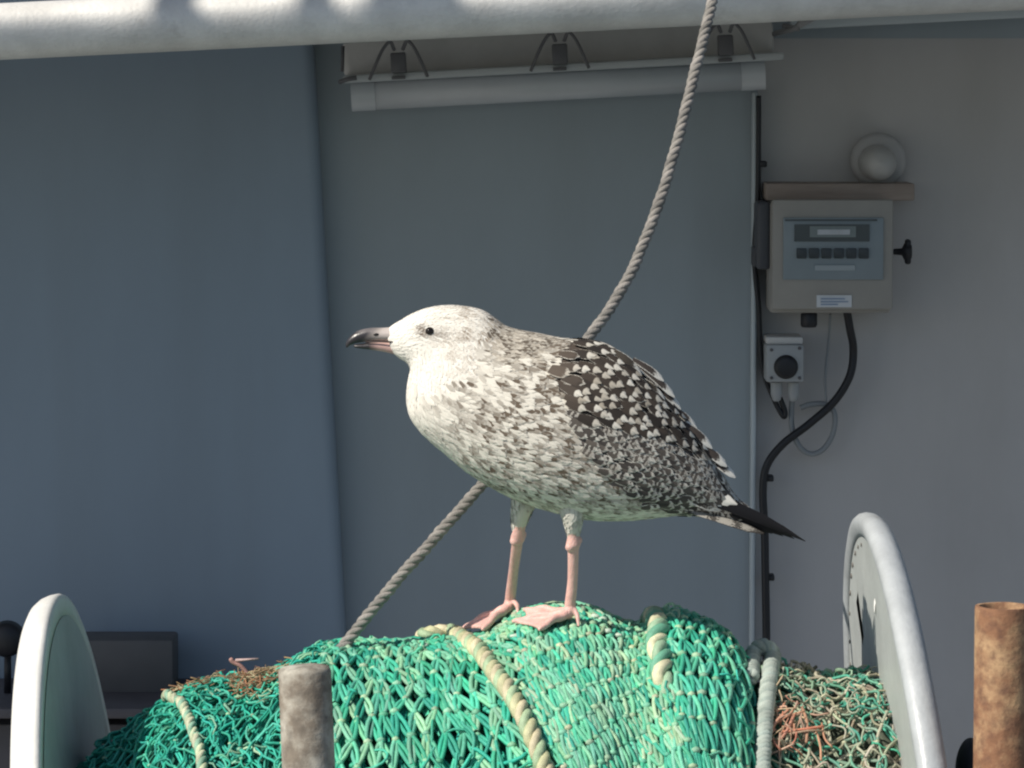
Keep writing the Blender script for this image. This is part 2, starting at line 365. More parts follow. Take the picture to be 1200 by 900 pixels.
GREEN = [(.05, .44, .32), (.07, .50, .37), (.11, .53, .39), (.03, .38, .29), (.16, .52, .39)]
PALE = [(.20, .54, .40), (.27, .56, .41), (.12, .49, .35), (.36, .56, .41)]
CREAM = [(.52, .56, .38), (.62, .62, .45), (.45, .50, .32)]
TEAL = [(.02, .40, .31), (.03, .46, .38), (.015, .32, .26), (.07, .50, .40)]
OLIVE = [(.14, .38, .27), (.28, .42, .30), (.42, .45, .33), (.08, .38, .27), (.50, .48, .37), (.34, .31, .22)]
for L_ in (GREEN, PALE, TEAL):
    for q_ in range(len(L_)): L_[q_] = (L_[q_][0] * 1.05, L_[q_][1] * 1.03, L_[q_][2] * .93)
def vary(c, a=.18):
    k = 1 + random.uniform(-a, a); return tuple(min(1, v * k * (1 + random.uniform(-.05, .05))) for v in c)
def patch(mb, xL, xR, cols, dphi, ph0, ph1, tw, pal, knot=None, skew=0., slope=0., double=True, jit=.15, lift=0., knotr=1.35, seed=0, bow=.004):
    """knotted diamond mesh between the curves xL(phi) and xR(phi)"""
    rows = int((ph1 - ph0) / dphi) + 1; sd = Vector((seed * 7.1, seed * 3.3, 0))
    def node(i, j):
        u = (i + (j % 2) * .5) / cols
        ph = ph0 + j * dphi + slope * (u - .5)
        nz = noise.noise(Vector((u * cols * .45, j * .45, 0)) + sd); n2 = noise.noise(Vector((u * cols * .3, j * .3, 9)) + sd)
        uu = u + skew * (ph - ph0) + jit * nz / cols * 1.6
        ph2 = ph + jit * dphi * 1.4 * n2 + random.uniform(-.1, .1) * jit * dphi * 3
        a, b = xL(ph2), xR(ph2)
        if uu < -.02 or uu > 1.02: return None
        return (a + (b - a) * uu, ph2)
    def seg(n0, n1, c):
        p = []; off = [random.uniform(-1, 1) * .0012 for _ in range(3)]
        for k in range(5):
            t = k / 4; x = n0[0] + (n1[0] - n0[0]) * t; ph = n0[1] + (n1[1] - n0[1]) * t
            p.append((x, ph, lift + bow * math.sin(t * math.pi) * .6 + (.002 if k in (0, 4) else 0)))
        Q = [surf(a, b, l) for a, b, l in p]
        if double:
            d = (Q[-1] - Q[0]).normalized(); s_ = d.cross(Vector((0, -.7, .7))).normalized() * tw * .85
            prof = [.45, 1, 1.15, 1, .45]
            for sg in (-1, 1):
                mb.tube([q + s_ * sg * pf + Vector((0, -1, 1)) * off[1] * sg for q, pf in zip(Q, prof)], tw, 5, vary(c, .12), cap=False)
        else:
            d = (Q[-1] - Q[0]); s_ = d.cross(Vector((0, -.7, .7))).normalized() * d.length * random.gauss(0, .16)
            w2 = random.gauss(0, .08)
            Q = [q + s_ * (math.sin(t_ * math.pi) + w2 * 6 * math.sin(t_ * 2 * math.pi) * .5) for q, t_ in zip(Q, (0, .25, .5, .75, 1))]
            mb.tube(smoothpath(Q, 2), tw * random.uniform(.75, 1.25), 5, c, cap=False)
    for j in range(rows):
        for i in range(-60 if skew > 0 else 0, cols + (60 if skew < 0 else 0)):
            n0 = node(i, j)
            if not n0: continue
            for di in ((-1, 0) if j % 2 == 0 else (0, 1)):
                n1 = node(i + di, j + 1)
                if not n1 or random.random() < .012: continue
                seg(n0, n1, vary(random.choice(pal)))
            kc = vary(random.choice(knot or pal))
            P = surf(n0[0], n0[1], lift + tw * 1.2)
            mb.blob(P, tw * knotr * random.uniform(.9, 1.35), kc, sub=1, squash=(1.25, 1, .9), jit=.12)
def loose(mb, n, xr, pr, tw, pal, L=.08, lift=(.002, .014), curl=6):
    for _ in range(n):
        x = random.uniform(*xr); ph = random.uniform(*pr)
        if Xp(530) < x < Xp(700) and ph < R(38): continue
        a = random.uniform(0, 6.28); p = []
        l0 = random.uniform(*lift); k = random.randint(7, 13); st = L / 10
        for i in range(k):
            p.append(surf(min(max(x, xr[0] - .01), xr[1] + .01), ph, l0 + .004 * math.sin(i * 1.1 + a)))
            a += random.gauss(0, 1) * curl * .1; x += math.cos(a) * st; ph += math.sin(a) * st / .36
        mb.tube(p, tw * random.uniform(.7, 1.2), 5, vary(random.choice(pal), .25), cap=False)

Xp = lambda px, Y=YA - .12: at(px, 820, Y).x
# curves xL/xR as functions of phi (sheared by the photographed lashings)
ropeA_px = [(497, 752), (512, 747), (532, 749), (553, 762), (572, 782), (590, 806), (606, 832), (619, 856), (630, 880), (638, 905), (645, 940), (648, 990)]
ropeA = [hit(a, b, .004) for a, b in ropeA_px]
ra_x = [q[1] for q in ropeA]; ra_p = [q[2] for q in ropeA]
xA = lambda ph: float(np.interp(ph, ra_p, ra_x))
ropeB_px = [(772, 716), (766, 726), (773, 742), (768, 760), (777, 776), (775, 794), (786, 812), (795, 845), (808, 880), (818, 915), (826, 960)]
ropeB = [hit(a, b, .002) for a, b in ropeB_px]
rb_x = [q[1] for q in ropeB[1:]]; rb_p = [q[2] for q in ropeB[1:]]
xB = lambda ph: float(np.interp(ph, rb_p, rb_x))
P0, P1 = R(-45), R(88)
mb = MB()
patch(mb, lambda p: Xp(376), lambda p: xA(p) + .006, 13, R(5.8), P0, P1, .0030, GREEN + PALE[:2], knot=PALE, jit=.36, seed=1, bow=.006)
patch(mb, lambda p: Xp(376), lambda p: xA(p) + .004, 14, R(5.0), P0, P1, .0026, TEAL + GREEN, jit=.5, lift=-.008, seed=2, skew=.04)
par(mb.build('netting', Mtw), net)
mb = MB()
patch(mb, lambda p: xA(p) - .002, lambda p: xB(p) + .004, 18, R(4.3), P0, P1, .0029, PALE + PALE + GREEN, knot=CREAM[:1] + PALE + PALE, jit=.2, seed=3, slope=-.36, skew=.10, bow=.005)
patch(mb, lambda p: xA(p) - .002, lambda p: xB(p) + .004, 16, R(5.2), P0, P1, .0026, GREEN, jit=.3, lift=-.009, seed=4, slope=-.3)
par(mb.build('netting', Mtw), net)
mb = MB()
patch(mb, lambda p: xB(p) + .001, lambda p: Xp(884), 7, R(6.0), P0, P1, .0031, GREEN, knot=PALE, jit=.2, seed=5, bow=.006)
patch(mb, lambda p: xB(p) - .002, lambda p: Xp(884), 8, R(5.6), P0, P1, .0026, TEAL, jit=.4, lift=-.008, seed=6)
par(mb.build('netting', Mtw), net)
mb = MB()
patch(mb, lambda p: Xp(92), lambda p: Xp(386), 17, R(3.9), P0, P1, .0017, TEAL, knot=TEAL + PALE, jit=.6, seed=7, lift=.002, double=False)
patch(mb, lambda p: Xp(92), lambda p: Xp(386), 15, R(4.4), P0, P1, .0018, TEAL, jit=.6, seed=8, lift=-.006)
loose(mb, 150, (Xp(195), Xp(380)), (R(-20), R(80)), .0016, TEAL + TEAL + PALE, L=.06, lift=(0, .008))
par(mb.build('netting', Mtw), net)
mb = MB()
loose(mb, 60, (Xp(380), Xp(880)), (R(-15), R(10)), .0022, GREEN + PALE, L=.05, lift=(-.002, .008))
loose(mb, 26, (Xp(380), Xp(880)), (R(10), R(75)), .0018, GREEN + TEAL, L=.07, lift=(.002, .010))
loose(mb, 22, (xA(.6) - .09, xA(.6)), (R(25), R(75)), .0024, TEAL + GREEN, L=.10, lift=(.004, .012), curl=2)
par(mb.build('loose_twine', Mtw), net)
for px, py in ((697, 728), (706, 731), (712, 745), (724, 750), (497, 762), (600, 768), (603, 751)):
    mb = MB(); mb.blob(hit(px, py, .006)[0], .004, (.60, .72, .60), sub=2, squash=(1.5, 1, .8), jit=.2); par(mb.build('pale_tuft', Mtw), net)
# second, browner bundle at the right end
net2 = empty('net_bundle', surf(Xp(980), 0), 'tangled olive and tan netting with orange scraps, between the grey rope and the right flange', 'fishing net')
Mcore2 = mat('bundle_core', (.10, .12, .085), .9, bump=.8, bscale=120, var=.6, vscale=60)
def reparent(o, p): o.parent = p; o.matrix_parent_inverse = Matrix.Translation(-Vector(p.location)); return o
reparent(core(at(905, 860, YA).x, at(1082, 860, YA).x, 'bundle_core', Mcore2, -.018), net2)
mb = MB()
patch(mb, lambda p: Xp(893), lambda p: Xp(1085), 8, R(4.6), P0, P1, .0016, OLIVE, knot=OLIVE + CREAM, jit=.7, seed=9, double=False, lift=.003)
patch(mb, lambda p: Xp(893), lambda p: Xp(1085), 9, R(4.2), P0, P1, .0018, OLIVE, jit=.7, seed=10, lift=-.007)
loose(mb, 170, (Xp(900), Xp(1076)), (R(-15), R(70)), .0014, OLIVE + [(.05, .33, .22), (.50, .46, .34)], L=.05, lift=(-.004, .013), curl=5)
loose(mb, 30, (Xp(900), Xp(1000)), (R(-12), R(5)), .0024, OLIVE, L=.04, lift=(0, .014), curl=9)
reparent(mb.build('netting', Mtw), net2)
mb = MB()
OR = [(.66, .27, .17), (.58, .30, .20), (.55, .36, .26)]
for (x0, y0, x1, y1) in ((903, 868, 925, 842), (910, 858, 935, 836), (905, 845, 920, 835), (918, 868, 965, 862), (925, 870, 965, 867), (940, 840, 945, 880), (955, 862, 962, 900), (912, 880, 930, 850), (963, 858, 975, 885), (905, 875, 915, 888)):
    a = hit(x0, y0, .014)[0]; b = hit(x1, y1, .014)[0]; m = (a + b) / 2 + Vector((random.uniform(-.004, .004), -.006, random.uniform(-.004, .004)))
    mb.tube(smoothpath([a, m, b], 4), random.uniform(.0012, .0022), 6, vary(random.choice(OR)))
for _ in range(34):
    px, py = random.gauss(925, 14), random.gauss(862, 16); px = max(905, px)
    a = hit(px, py, random.uniform(.008, .015))[0]; d = Vector((random.gauss(0, 1), random.gauss(0, .3), random.gauss(0, 1))).normalized() * random.uniform(.008, .022)
    mb.tube(smoothpath([a - d, a + Vector((random.gauss(0, .003), -.003, random.gauss(0, .003))), a + d], 3), random.uniform(.0006, .0014), 5, vary(random.choice(OR + [(.55, .42, .28)]), .25))
reparent(mb.build('orange_twine', Mtw), net2)
for (cx_, cy_, r_) in ((956, 832, 6), (1000, 838, 7)):
    mb = MB(); mb.tube([hit(cx_ + r_ * math.cos(t), cy_ + r_ * 1.2 * math.sin(t), .013)[0] for t in [k * .57 for k in range(12)]], .0013, 6, (.36, .42, .31)); reparent(mb.build('ring', Mtw), net2)

# ---- lashing ropes (each its own thing)
def lashing(name, pts, rad_, pitch, cols, label, strands=3, wob=.1, m=Mtw):
    mb = MB(); twisted(mb, smoothpath(pts, 8), rad_, pitch, cols, strands, wob=wob); o = mb.build(name, m)
    return tag(o, label, 'rope', 'ropes lashed round the net roll')
back = lambda px: [surf(Xp(px, YA), R(a), .004) for a in (-60, -40, -24)]
lashing('lashing_rope', back(488) + [q[0] + Vector((0, -.004, .004)) for q in ropeA], .0115, .050, [(.56, .56, .34), (.40, .54, .34), (.62, .56, .38)], 'thick cream and green twisted rope curving down the net below the gull\'s left foot', 3, .18)
lashing('lashing_rope', [surf(xB(-.15), R(-16), -.006)] + [q[0] + Vector((0, -.002, .002)) for q in ropeB[1:6]] + [hit(784, 806, -.006)[0], hit(789, 820, -.02)[0]], .0130, .072, [(.70, .68, .46), (.16, .44, .30), (.34, .50, .34)], 'short fat cream rope wrap on the net\'s hump behind the gull\'s feet', 3, .25)
ropeD = [hit(a, b, .006)[0] for a, b in [(196, 822), (208, 826), (217, 836), (224, 856), (232, 878), (238, 905), (243, 950)]]
lashing('lashing_rope', [surf(Xp(200), R(-40), .004)] + ropeD, .0068, .034, [(.55, .62, .42), (.30, .52, .38), (.62, .64, .46)], 'thin pale cream rope on the shaded left end of the net', 3, .25)
Mgr = mat('grey_rope', attr='Col', rough=.8, bump=.6, bscale=900, var=.25, vscale=90)
rc = [hit(a, b, l)[0] for a, b, l in [(880, 800, .008), (882, 784, .012), (884, 772, .022)]]
rc = rc + [rc[-1] + (at(a, b, rc[-1].y - .01) - at(884, 772, rc[-1].y - .01)) for a, b in [(889, 767), (896, 765), (903, 770), (906, 779)]]
rc += [hit(a, b, .016)[0] for a, b in [(903, 800), (899, 830), (896, 860), (894, 890), (893, 920), (893, 960)]]
o = lashing('lashing_rope', rc, .0105, .022, [(.40, .46, .42), (.44, .50, .46), (.36, .43, .40)], 'stiff pale grey rope looped over between the green net and the olive bundle', 3, .05, Mgr)
# brown fuzz, twigs
mb = MB()
BR = [(.30, .20, .10), (.38, .28, .16), (.25, .14, .08), (.42, .36, .22), (.35, .16, .08)]
for _ in range(300):
    px = random.gauss(296, 17) if random.random() < .72 else random.uniform(200, 340); py = np.interp(px, [200, 250, 300, 340], [818, 800, 797, 782]) + abs(random.gauss(0, 11 if px > 265 else 3)) - 3
    P = hit(px, py, random.uniform(.0, .010))[0]; a = random.gauss(.1, 1.0); L = random.uniform(.010, .034)
    d = Vector((math.cos(a), random.uniform(-.4, .4), math.sin(a) * .6))
    mb.tube([P - d * L / 2, P + Vector((0, 0, random.uniform(-.003, .005))), P + d * L / 2], random.uniform(.0004, .0010), 4, vary(random.choice(BR), .3))
tag(mb.build('dry_weed', Mtw), 'dry brown weed caught on top of the net beside the grey post', 'weed', kind='stuff')
mb = MB()
B0 = hit(297, 796, .002)[0]; q = lambda x, y: at(x, y, B0.y)
mb.tube(smoothpath([q(297, 798), q(288, 787), q(281, 780), q(273, 776), q(270, 771)], 4), [.003] * 16 + [.0015], 6, (.45, .25, .22))
mb.tube([q(276, 774), q(290, 773), q(303, 772)], [.0022, .0016, .0012], 6, (.55, .40, .38))
tag(mb.build('twig', Mtw), 'small forked reddish twig sticking up from the net beside the grey post', 'twig')

# =================================================================== POSTS
def post_mat(name, c1, c2, c3, sc1, sc2):
    m = mat(name, c1, .88, bump=.9, bscale=90, col2=c2, vscale=sc1); t = m.node_tree; n = t.nodes; l = t.links
    nz = n.new('ShaderNodeTexNoise'); nz.inputs['Scale'].default_value = sc2; nz.inputs['Detail'].default_value = 8; l.new(n['Mapping'].outputs[0], nz.inputs['Vector'])
    rp = n.new('ShaderNodeValToRGB'); rp.color_ramp.elements[0].position = .44; rp.color_ramp.elements[1].position = .80; l.new(nz.outputs['Fac'], rp.inputs[0])
    mx = n.new('ShaderNodeMix'); mx.data_type = 'RGBA'; l.new(rp.outputs[0], mx.inputs[0]); l.new(n['Color Ramp'].outputs[0], mx.inputs[6]); mx.inputs[7].default_value = (*c3, 1)
    l.new(mx.outputs[2], n['Principled BSDF'].inputs['Base Color']); return m
Mgp = post_mat('weathered_post', (.20, .17, .135), (.46, .44, .38), (.10, .085, .07), 17, 55)
Yg = -.33; a = at(357, 781, Yg); r_ = 32 * K(Yg)
mb = MB(); mb.lathe([(0, .001), (r_ * .6, .001), (r_ * .93, -.001), (r_, -.005), (r_, -.3), (r_ * 1.02, -1.26 - a.z)], a, axis=(-.035, 0, 1), seg=40)
for i, V in enumerate(mb.v):
    for k in range(len(V)):
        V[k] += np.array(noise.noise_vector(Vector(V[k]) * 22)) * .0022
tag(mb.build('grey_post', Mgp, angle=60), 'weathered grey round wooden post standing in front of the green net', 'post')
Mrp = post_mat('rusty_steel', (.24, .12, .065), (.42, .27, .15), (.12, .06, .04), 24, 80)
Yr = -.2; a = at(1176, 710, Yr); r_ = 34 * K(Yr)
mb = MB(); mb.lathe([(r_ * .80, -.25), (r_ * .80, -.003), (r_ * .84, .0), (r_ * .98, .0), (r_, -.004), (r_, -.02), (r_, -.5), (r_, -1.26 - a.z)], a, seg=48)
for V in mb.v:
    for k in range(len(V)): V[k] += np.array(noise.noise_vector(Vector(V[k]) * 30)) * .0009
tag(mb.build('rusty_pipe', Mrp, angle=50), 'brown rusty hollow steel pipe standing at the right edge', 'pipe')
Mblk = mat('black_rubber', (.012, .013, .018), .5, bump=.2)
# dark buoy-like fender beside the rusty pipe
a = at(1138, 905, .1); mb = MB(); mb.blob(a, .042, sub=4, squash=(.45, 1, 1)); tag(mb.build('rubber_fender', Mblk), 'dark rounded rubber fender half hidden behind the rusty pipe', 'fender')

# =================================================================== STEEL ROPE behind the gull
Mrope = mat('hawser', attr='Col', rough=.75, bump=.7, bscale=700, var=.3, vscale=120)
rp = [(846, -60, .62), (835, 0, .58), (823, 50, .54), (808, 110, .50), (790, 180, .46), (768, 250, .42), (740, 318, .38), (712, 366, .35), (683, 405, .32), (640, 470, .29), (600, 528, .26),
      (560, 574, .24), (510, 630, .22), (462, 684, .20), (412, 745, .19), (385, 780, .18)]
mb = MB(); twisted(mb, smoothpath([at(*p) for p in rp], 12), .0073, .034, [(.27, .255, .235), (.22, .21, .195), (.31, .29, .27)], 3, 8, wob=.10)
tag(mb.build('mooring_rope', Mrope), 'grey twisted rope sagging down diagonally behind the gull', 'rope')

# =================================================================== THINGS ON THE WALL
kw = K(YW)
Mfix = mat('fixture_enamel', (.66, .65, .64), .45, bump=.1, var=.12, vscale=20)
Mdif = mat('diffuser', (.54, .57, .61), .25, var=.08, vscale=10)
Mwire = mat('dark_wire', (.11, .11, .12), .5)
Mtray = mat('tray_enamel', (.44, .47, .49), .45)
fx = empty('strip_light', at(655, 60, 1.9), 'long unlit fluorescent strip light with wire clips under the roof pipe', 'light fixture')
Yf = 1.9; kf = K(Yf)
def along(px, dy, Y=Yf): return at(px, 66 - (px - 400) * .0535 + dy, Y)      # dy: pixels below the fixture's mid line
def bar(m, x0, x1, dy, h, th, Y, bev=.004, **k):
    a = along(x0, dy, Y); b = along(x1, dy, Y); d = b - a
    m.box((a + b) / 2, (d.length, th, h * K(Y)), rot=Matrix.Rotation(-math.atan2(d.z, d.x), 3, 'Y'), bev=bev, **k)
mb = MB(); bar(mb, 402, 905, 4, 42, .08, 1.955, .012); par(mb.build('housing', Mfix, angle=40), fx)
mb = MB(); bar(mb, 404, 915, 27, 9, .15, 1.90, .004); par(mb.build('tray', Mtray, angle=40), fx)
mb = MB(); a = along(440, 47); b = along(868, 47)
mb.tube([a, b], 18 * kf, 24); par(mb.build('diffuser', Mdif), fx)
for x0, x1 in ((412, 440), (868, 896)):
    mb = MB(); mb.tube([along(x0, 47), along(x1, 47)], 18.5 * kf, 24); par(mb.build('end_cap', Mdif, angle=50), fx)
for xc in (467, 656, 850):
    mb = MB()
    for s in (-1, 1):
        mb.tube(smoothpath([along(xc + s * 5, -4, 1.81), along(xc + s * 10, -14, 1.80), along(xc + s * 18, -6, 1.80), along(xc + s * 26, 10, 1.80), along(xc + s * 34, 29, 1.81)], 5), .0030, 6)
    bar(mb, xc - 9, xc + 9, 11, 24, .03, 1.83, .003); bar(mb, xc - 8, xc + 8, 28.5, 4, .012, 1.822, .001)
    par(mb.build('clip', Mwire), fx)
mb = MB(); mb.tube(smoothpath([along(398, 30, 1.81), along(408, 27, 1.80), along(418, 26, 1.8)], 4), .004, 6); par(mb.build('hook', Mwire), fx)
mb = MB(); mb.tube([along(402, -12, 1.9), along(401, 18, 1.9)], .003, 6); par(mb.build('hinge_pin', Mwire), fx)
# bracket right of the fixture
mb = MB(); a = at(925, 36, 1.9); mb.tube([at(906, 40, 1.9), at(930, 34, 1.88), at(940, 26, 1.86), at(958, 20, 1.85)], .0045, 8, (1, 1, 1)); mb.tube([at(918, 30, 1.9), at(936, 34, 1.88)], .004, 8)
mb.box(at(946, 24, 1.85), (.035, .012, .012), rot=Matrix.Rotation(R(-28), 3, 'Y'), bev=.003)
tag(mb.build('wall_bracket', mat('bracket_steel', (.30, .30, .31), .5)), 'small steel hook bracket at the right end of the strip light', 'bracket')

# control box
Mwood = mat('board_wood', (.27, .22, .195), .7, bump=.4, bscale=60, col2=(.34, .285, .255), vscale=14, stretch=(.4, 1, 3))
tag((lambda m: (m.box(at(982, 224, 1.955), (172 * kw, .09, 20 * kw), bev=.003), m.build('wooden_shelf', Mwood, angle=40))[1])(MB()), 'narrow reddish wooden shelf board above the grey control box', 'shelf')
Mbox = mat('box_paint', (.34, .33, .315), .5, bump=.1, var=.12, vscale=14)
Mpan = mat('panel_grey', (.24, .29, .33), .4, var=.08, vscale=20)
Mlcd = mat('display_dark', (.05, .065, .08), .2)
Mlcd2 = mat('display_glass', (.17, .21, .23), .15)
Mlab = mat('label_white', (.50, .54, .60), .5, var=.2, vscale=60)
Yb = 1.86; kb = K(Yb)
cb = empty('control_box', at(975, 367, 1.93), 'beige electrical control box with a small display and six buttons on the wall', 'control box')
def wbox(nm, x0, y0, x1, y1, Y, th, m, parent, bev=.002, sub=None):
    a = at(x0, y0, Y); b = at(x1, y1, Y); mb = MB(); mb.box(((a.x + b.x) / 2, Y + th / 2, (a.z + b.z) / 2), (abs(b.x - a.x), th, abs(a.z - b.z)), bev=bev)
    o = mb.build(nm, m, angle=40)
    if parent:
        if sub: o.parent = parent; o.matrix_parent_inverse = parent.matrix_parent_inverse.copy() if False else Matrix()
        else: par(o, parent)
    return o
wbox('enclosure', 903, 236, 1044, 367, Yb + .016, .118, Mbox, cb, .006)
door = wbox('door', 905, 234, 1046, 363, Yb, .014, Mbox, cb, .004)
pn = wbox('front_panel', 918, 255, 1035, 328, Yb - .005, .006, Mpan, cb, .001)
wbox('display', 931, 263, 1019, 283, Yb - .008, .004, Mlcd, pn, 0, sub=1)
wbox('display_window', 949, 265, 1003, 278, Yb - .010, .003, Mlcd2, pn, 0, sub=1)
wbox('display_text', 958, 269, 996, 275, Yb - .0115, .002, Mlab, pn, 0, sub=1)
Mbtn = mat('button_black', (.035, .045, .055), .4)
for k in range(6):
    x = 939.5 + k * 14.6
    wbox('button', x - 5.8, 291, x + 5.8, 303, Yb - .010, .006, Mbtn, cb, .0015)
wbox('legend_strip', 955, 311, 1002, 317, Yb - .0075, .003, mat('legend_grey', (.34, .39, .43), .5), cb, 0)
wbox('top_line', 920, 257, 1028, 259, Yb - .0075, .003, Mlcd, cb, 0)
stk = wbox('sticker', 957, 346, 998, 360, Yb - .002, .003, mat('sticker_white', (.62, .65, .70), .5), cb, 0)
for i_, (y0, x0, x1) in enumerate(((349.5, 962, 990), (353, 962, 994), (356.3, 962, 982))):
    wbox('print_line', x0, y0, x1, y0 + 1.2, Yb - .0035, .002, mat('print_blue', (.22, .30, .45), .6) if i_ == 0 else bpy.data.materials['print_blue'], stk, 0, sub=1)
mb = MB(); a = at(1047, 295, Yb + .05); mb.lathe([(0, .030), (.012, .030), (.014, .024), (.014, .018), (.006, .014), (.005, 0)][::-1], a, axis=(1, 0, 0), seg=20)
mb.box(a + Vector((.024, 0, 0)), (.010, .018, .042), bev=.004); par(mb.build('knob', Mblk), cb)
mb = MB(); mb.box(at(893, 275, 1.93), (16 * kw, .09, 78 * kw), bev=.006); mb.box(at(885, 300, 1.95), (8 * kw, .05, 24 * kw), bev=.004); par(mb.build('side_duct', mat('duct_dark', (.07, .075, .09), .6)), cb)
mb = MB(); a = at(948, 368, 1.90); mb.lathe([(.0, -.022), (.012, -.022), (.014, -.018), (.014, 0), (.010, .004)], a, seg=16); par(mb.build('cable_gland', Mblk), cb)
# dome above the shelf
mb = MB(); a = at(1027, 190, 1.96)
mb.lathe([(.0, .085), (.014, .082), (.024, .070), (.029, .05), (.030, .03), (.030, 0)], a, axis=(0, -1, 0), seg=28)
lamp = tag(mb.build('bulkhead_lamp', mat('dome_white', (.42, .42, .42), .4)), 'small pale domed lamp on the wall above the right end of the wooden shelf', 'lamp')
mb = MB(); mb.lathe([(0, .022), (.038, .022), (.046, .012), (.047, 0)], at(1029, 188, 1.985) , axis=(0, -1, 0), seg=32); mb.build('base', mat('lamp_base', (.43, .43, .44), .8), lamp)
# socket box
sk = empty('socket_box', at(921, 452, 1.96), 'small grey square socket box with a round black outlet, under the control box', 'socket')
Msk = mat('socket_grey', (.37, .39, .41), .5, var=.1)
wbox('housing', 898, 404, 942, 448, 1.90, .095, Msk, sk, .004)
wbox('top_plate', 898, 395, 941, 403.5, 1.91, .08, Mfix, sk, .003)
mb = MB(); mb.lathe([(0, .008), (.013, .008), (.019, .006), (.0205, 0)], at(921, 430, 1.9005), axis=(0, -1, 0), seg=28); par(mb.build('outlet', Mblk), sk)
for x, y in ((904, 410), (937, 408), (904, 443), (937, 443)):
    mb = MB(); mb.lathe([(0, .003), (.0025, .0025), (.003, 0)], at(x, y, 1.9), axis=(0, -1, 0), seg=10); par(mb.build('screw', Mwire), sk)
for x in (910, 930):
    mb = MB(); mb.lathe([(.010, 0), (.010, -.02), (.007, -.03), (.004, -.032)], at(x, 448, 1.94), seg=14); par(mb.build('gland', Msk), sk)
def cable(nm, pts, r, m, label, Y=1.96, cl=()):
    mb = MB(); mb.tube(smoothpath([at(p[0], p[1], p[2] if len(p) > 2 else Y) for p in pts], 10), r, 10)
    o = tag(mb.build(nm, m), label, 'cable')
    for (x, y) in cl:
        m2 = MB(); m2.box(at(x, y, 1.975), (.012, .03, .010), bev=.002); m2.build('cable_clip', Mblk, o)
    return o
cable('thick_cable', [(992, 362, 1.92), (996, 385, 1.93), (1000, 410), (996, 440), (978, 470), (948, 497), (918, 520), (899, 545), (894, 575), (896, 620), (897, 680), (898, 740), (898, 800), (898, 960)], .0068, Mblk,
      'thick black cable curving from the control box down the wall seam', cl=((902, 560), (903, 676)))
cable('thin_black_cable', [(889, 112), (889, 150), (888, 230), (884, 300), (889, 360), (891, 410), (896, 440), (908, 470), (918, 488), (920, 482), (914, 466)], .0044, Mblk, 'thin black cable running down the white seam beside the socket box', Y=1.965, cl=((894, 192),))
Mgc = mat('grey_cable', (.24, .26, .28), .6)
cable('thin_grey_cable', [(973, 368, 1.93), (971, 400), (967, 440), (968, 470)], .0022, Mgc, 'thin pale grey wire hanging straight down below the control box')
cable('looped_grey_cable', [(930, 450, 1.95), (928, 472), (928, 500), (936, 522), (950, 532), (965, 526), (976, 508), (978, 485), (968, 474), (950, 474), (938, 478)], .0048, Mgc, 'grey cable coiled in a loop below the socket box', Y=1.972)

# dim things low at the left
Mbx = mat('dark_box', (.115, .115, .12), .6, var=.2)
mb = MB(); a = at(150, 776, 1.84); mb.box(a, (114 * K(1.8), .10, 64 * K(1.8)), bev=.005); tag(mb.build('storage_box', Mbx, angle=40), 'dark grey storage box against the wall behind the left flange', 'box')
mb = MB(); a = at(150, 818, 1.78); mb.box(a, (420 * K(1.8), .3, 12 * K(1.8)), bev=.003)
mb.box(at(150, 880, 1.84), (420 * K(1.8), .22, 92 * K(1.8)), bev=.003)
tag(mb.build('bench', mat('bench_dark', (.10, .095, .11), .6, var=.3), angle=40), 'dark bench along the wall with a box on it, behind the left flange', 'bench')
mb = MB(); mb.lathe([(0, .03), (.022, .03), (.028, .022), (.03, 0), (.012, -.005), (.01, -.06)], at(9, 748, 1.75), axis=(0, -1, 0), seg=28)
mb.tube([at(9, 762, 1.78), at(9, 812, 1.78)], .006, 12)
tag(mb.build('winch_knob', Mblk), 'black round knob on a short stem at the left edge', 'knob')

# =================================================================== GULL
YG = hit(640, 742)[0].y + .022          # the body's depth, over the feet
ST = [  # top x,y  bottom x,y  half width (px = mm)
 (452, 389, 460, 413, 8), (457, 383.5, 465, 417, 12), (470, 375.5, 471, 421, 18), (487, 366, 478, 426, 23.5), (506, 360, 481, 433, 27), (527, 358, 479, 443, 30),
 (548, 359.5, 477, 456, 34), (566, 364, 477, 471, 40), (580, 373, 481, 488, 47), (592, 382, 491, 503, 53), (608, 387, 506, 518, 59), (630, 391, 524, 533, 65),
 (656, 396.5, 547, 552, 71), (684, 400, 577, 571, 75), (712, 409, 610, 587, 77), (740, 427, 648, 599, 75), (766, 450, 690, 608, 69), (790, 478, 735, 609, 60),
 (810, 505, 775, 605, 49), (828, 530, 808, 602, 38), (843, 555, 838, 606, 27), (856, 578, 862, 614, 17), (870, 592, 884, 617, 9), (880, 600, 893, 616, 4)]
NS, NT = 460, 240
Sa = np.array(ST, float)
def cr_interp(A, t):
    n = len(A); i = np.clip(t.astype(int), 0, n - 2); f = (t - i)[:, None]
    p0 = A[np.clip(i - 1, 0, n - 1)]; p1 = A[i]; p2 = A[i + 1]; p3 = A[np.clip(i + 2, 0, n - 1)]
    return .5 * (2 * p1 + (p2 - p0) * f + (2 * p0 - 5 * p1 + 4 * p2 - p3) * f ** 2 + (3 * p1 - p0 - 3 * p2 + p3) * f ** 3)
SS = cr_interp(Sa, np.linspace(0, len(ST) - 1, NS))
g = at(600, 450, YG); kg = K(YG)
def px2(x, y, Y=None):
    Y = YG if Y is None else Y
    return at(x, y, Y)
top = np.array([tuple(px2(a[0], a[1])) for a in SS]); bot = np.array([tuple(px2(a[2], a[3])) for a in SS])
cen = (top + bot) / 2; hv = (top - bot) / 2; wd = SS[:, 4] * kg
TH = np.linspace(0, 2 * math.pi, NT, endpoint=False)
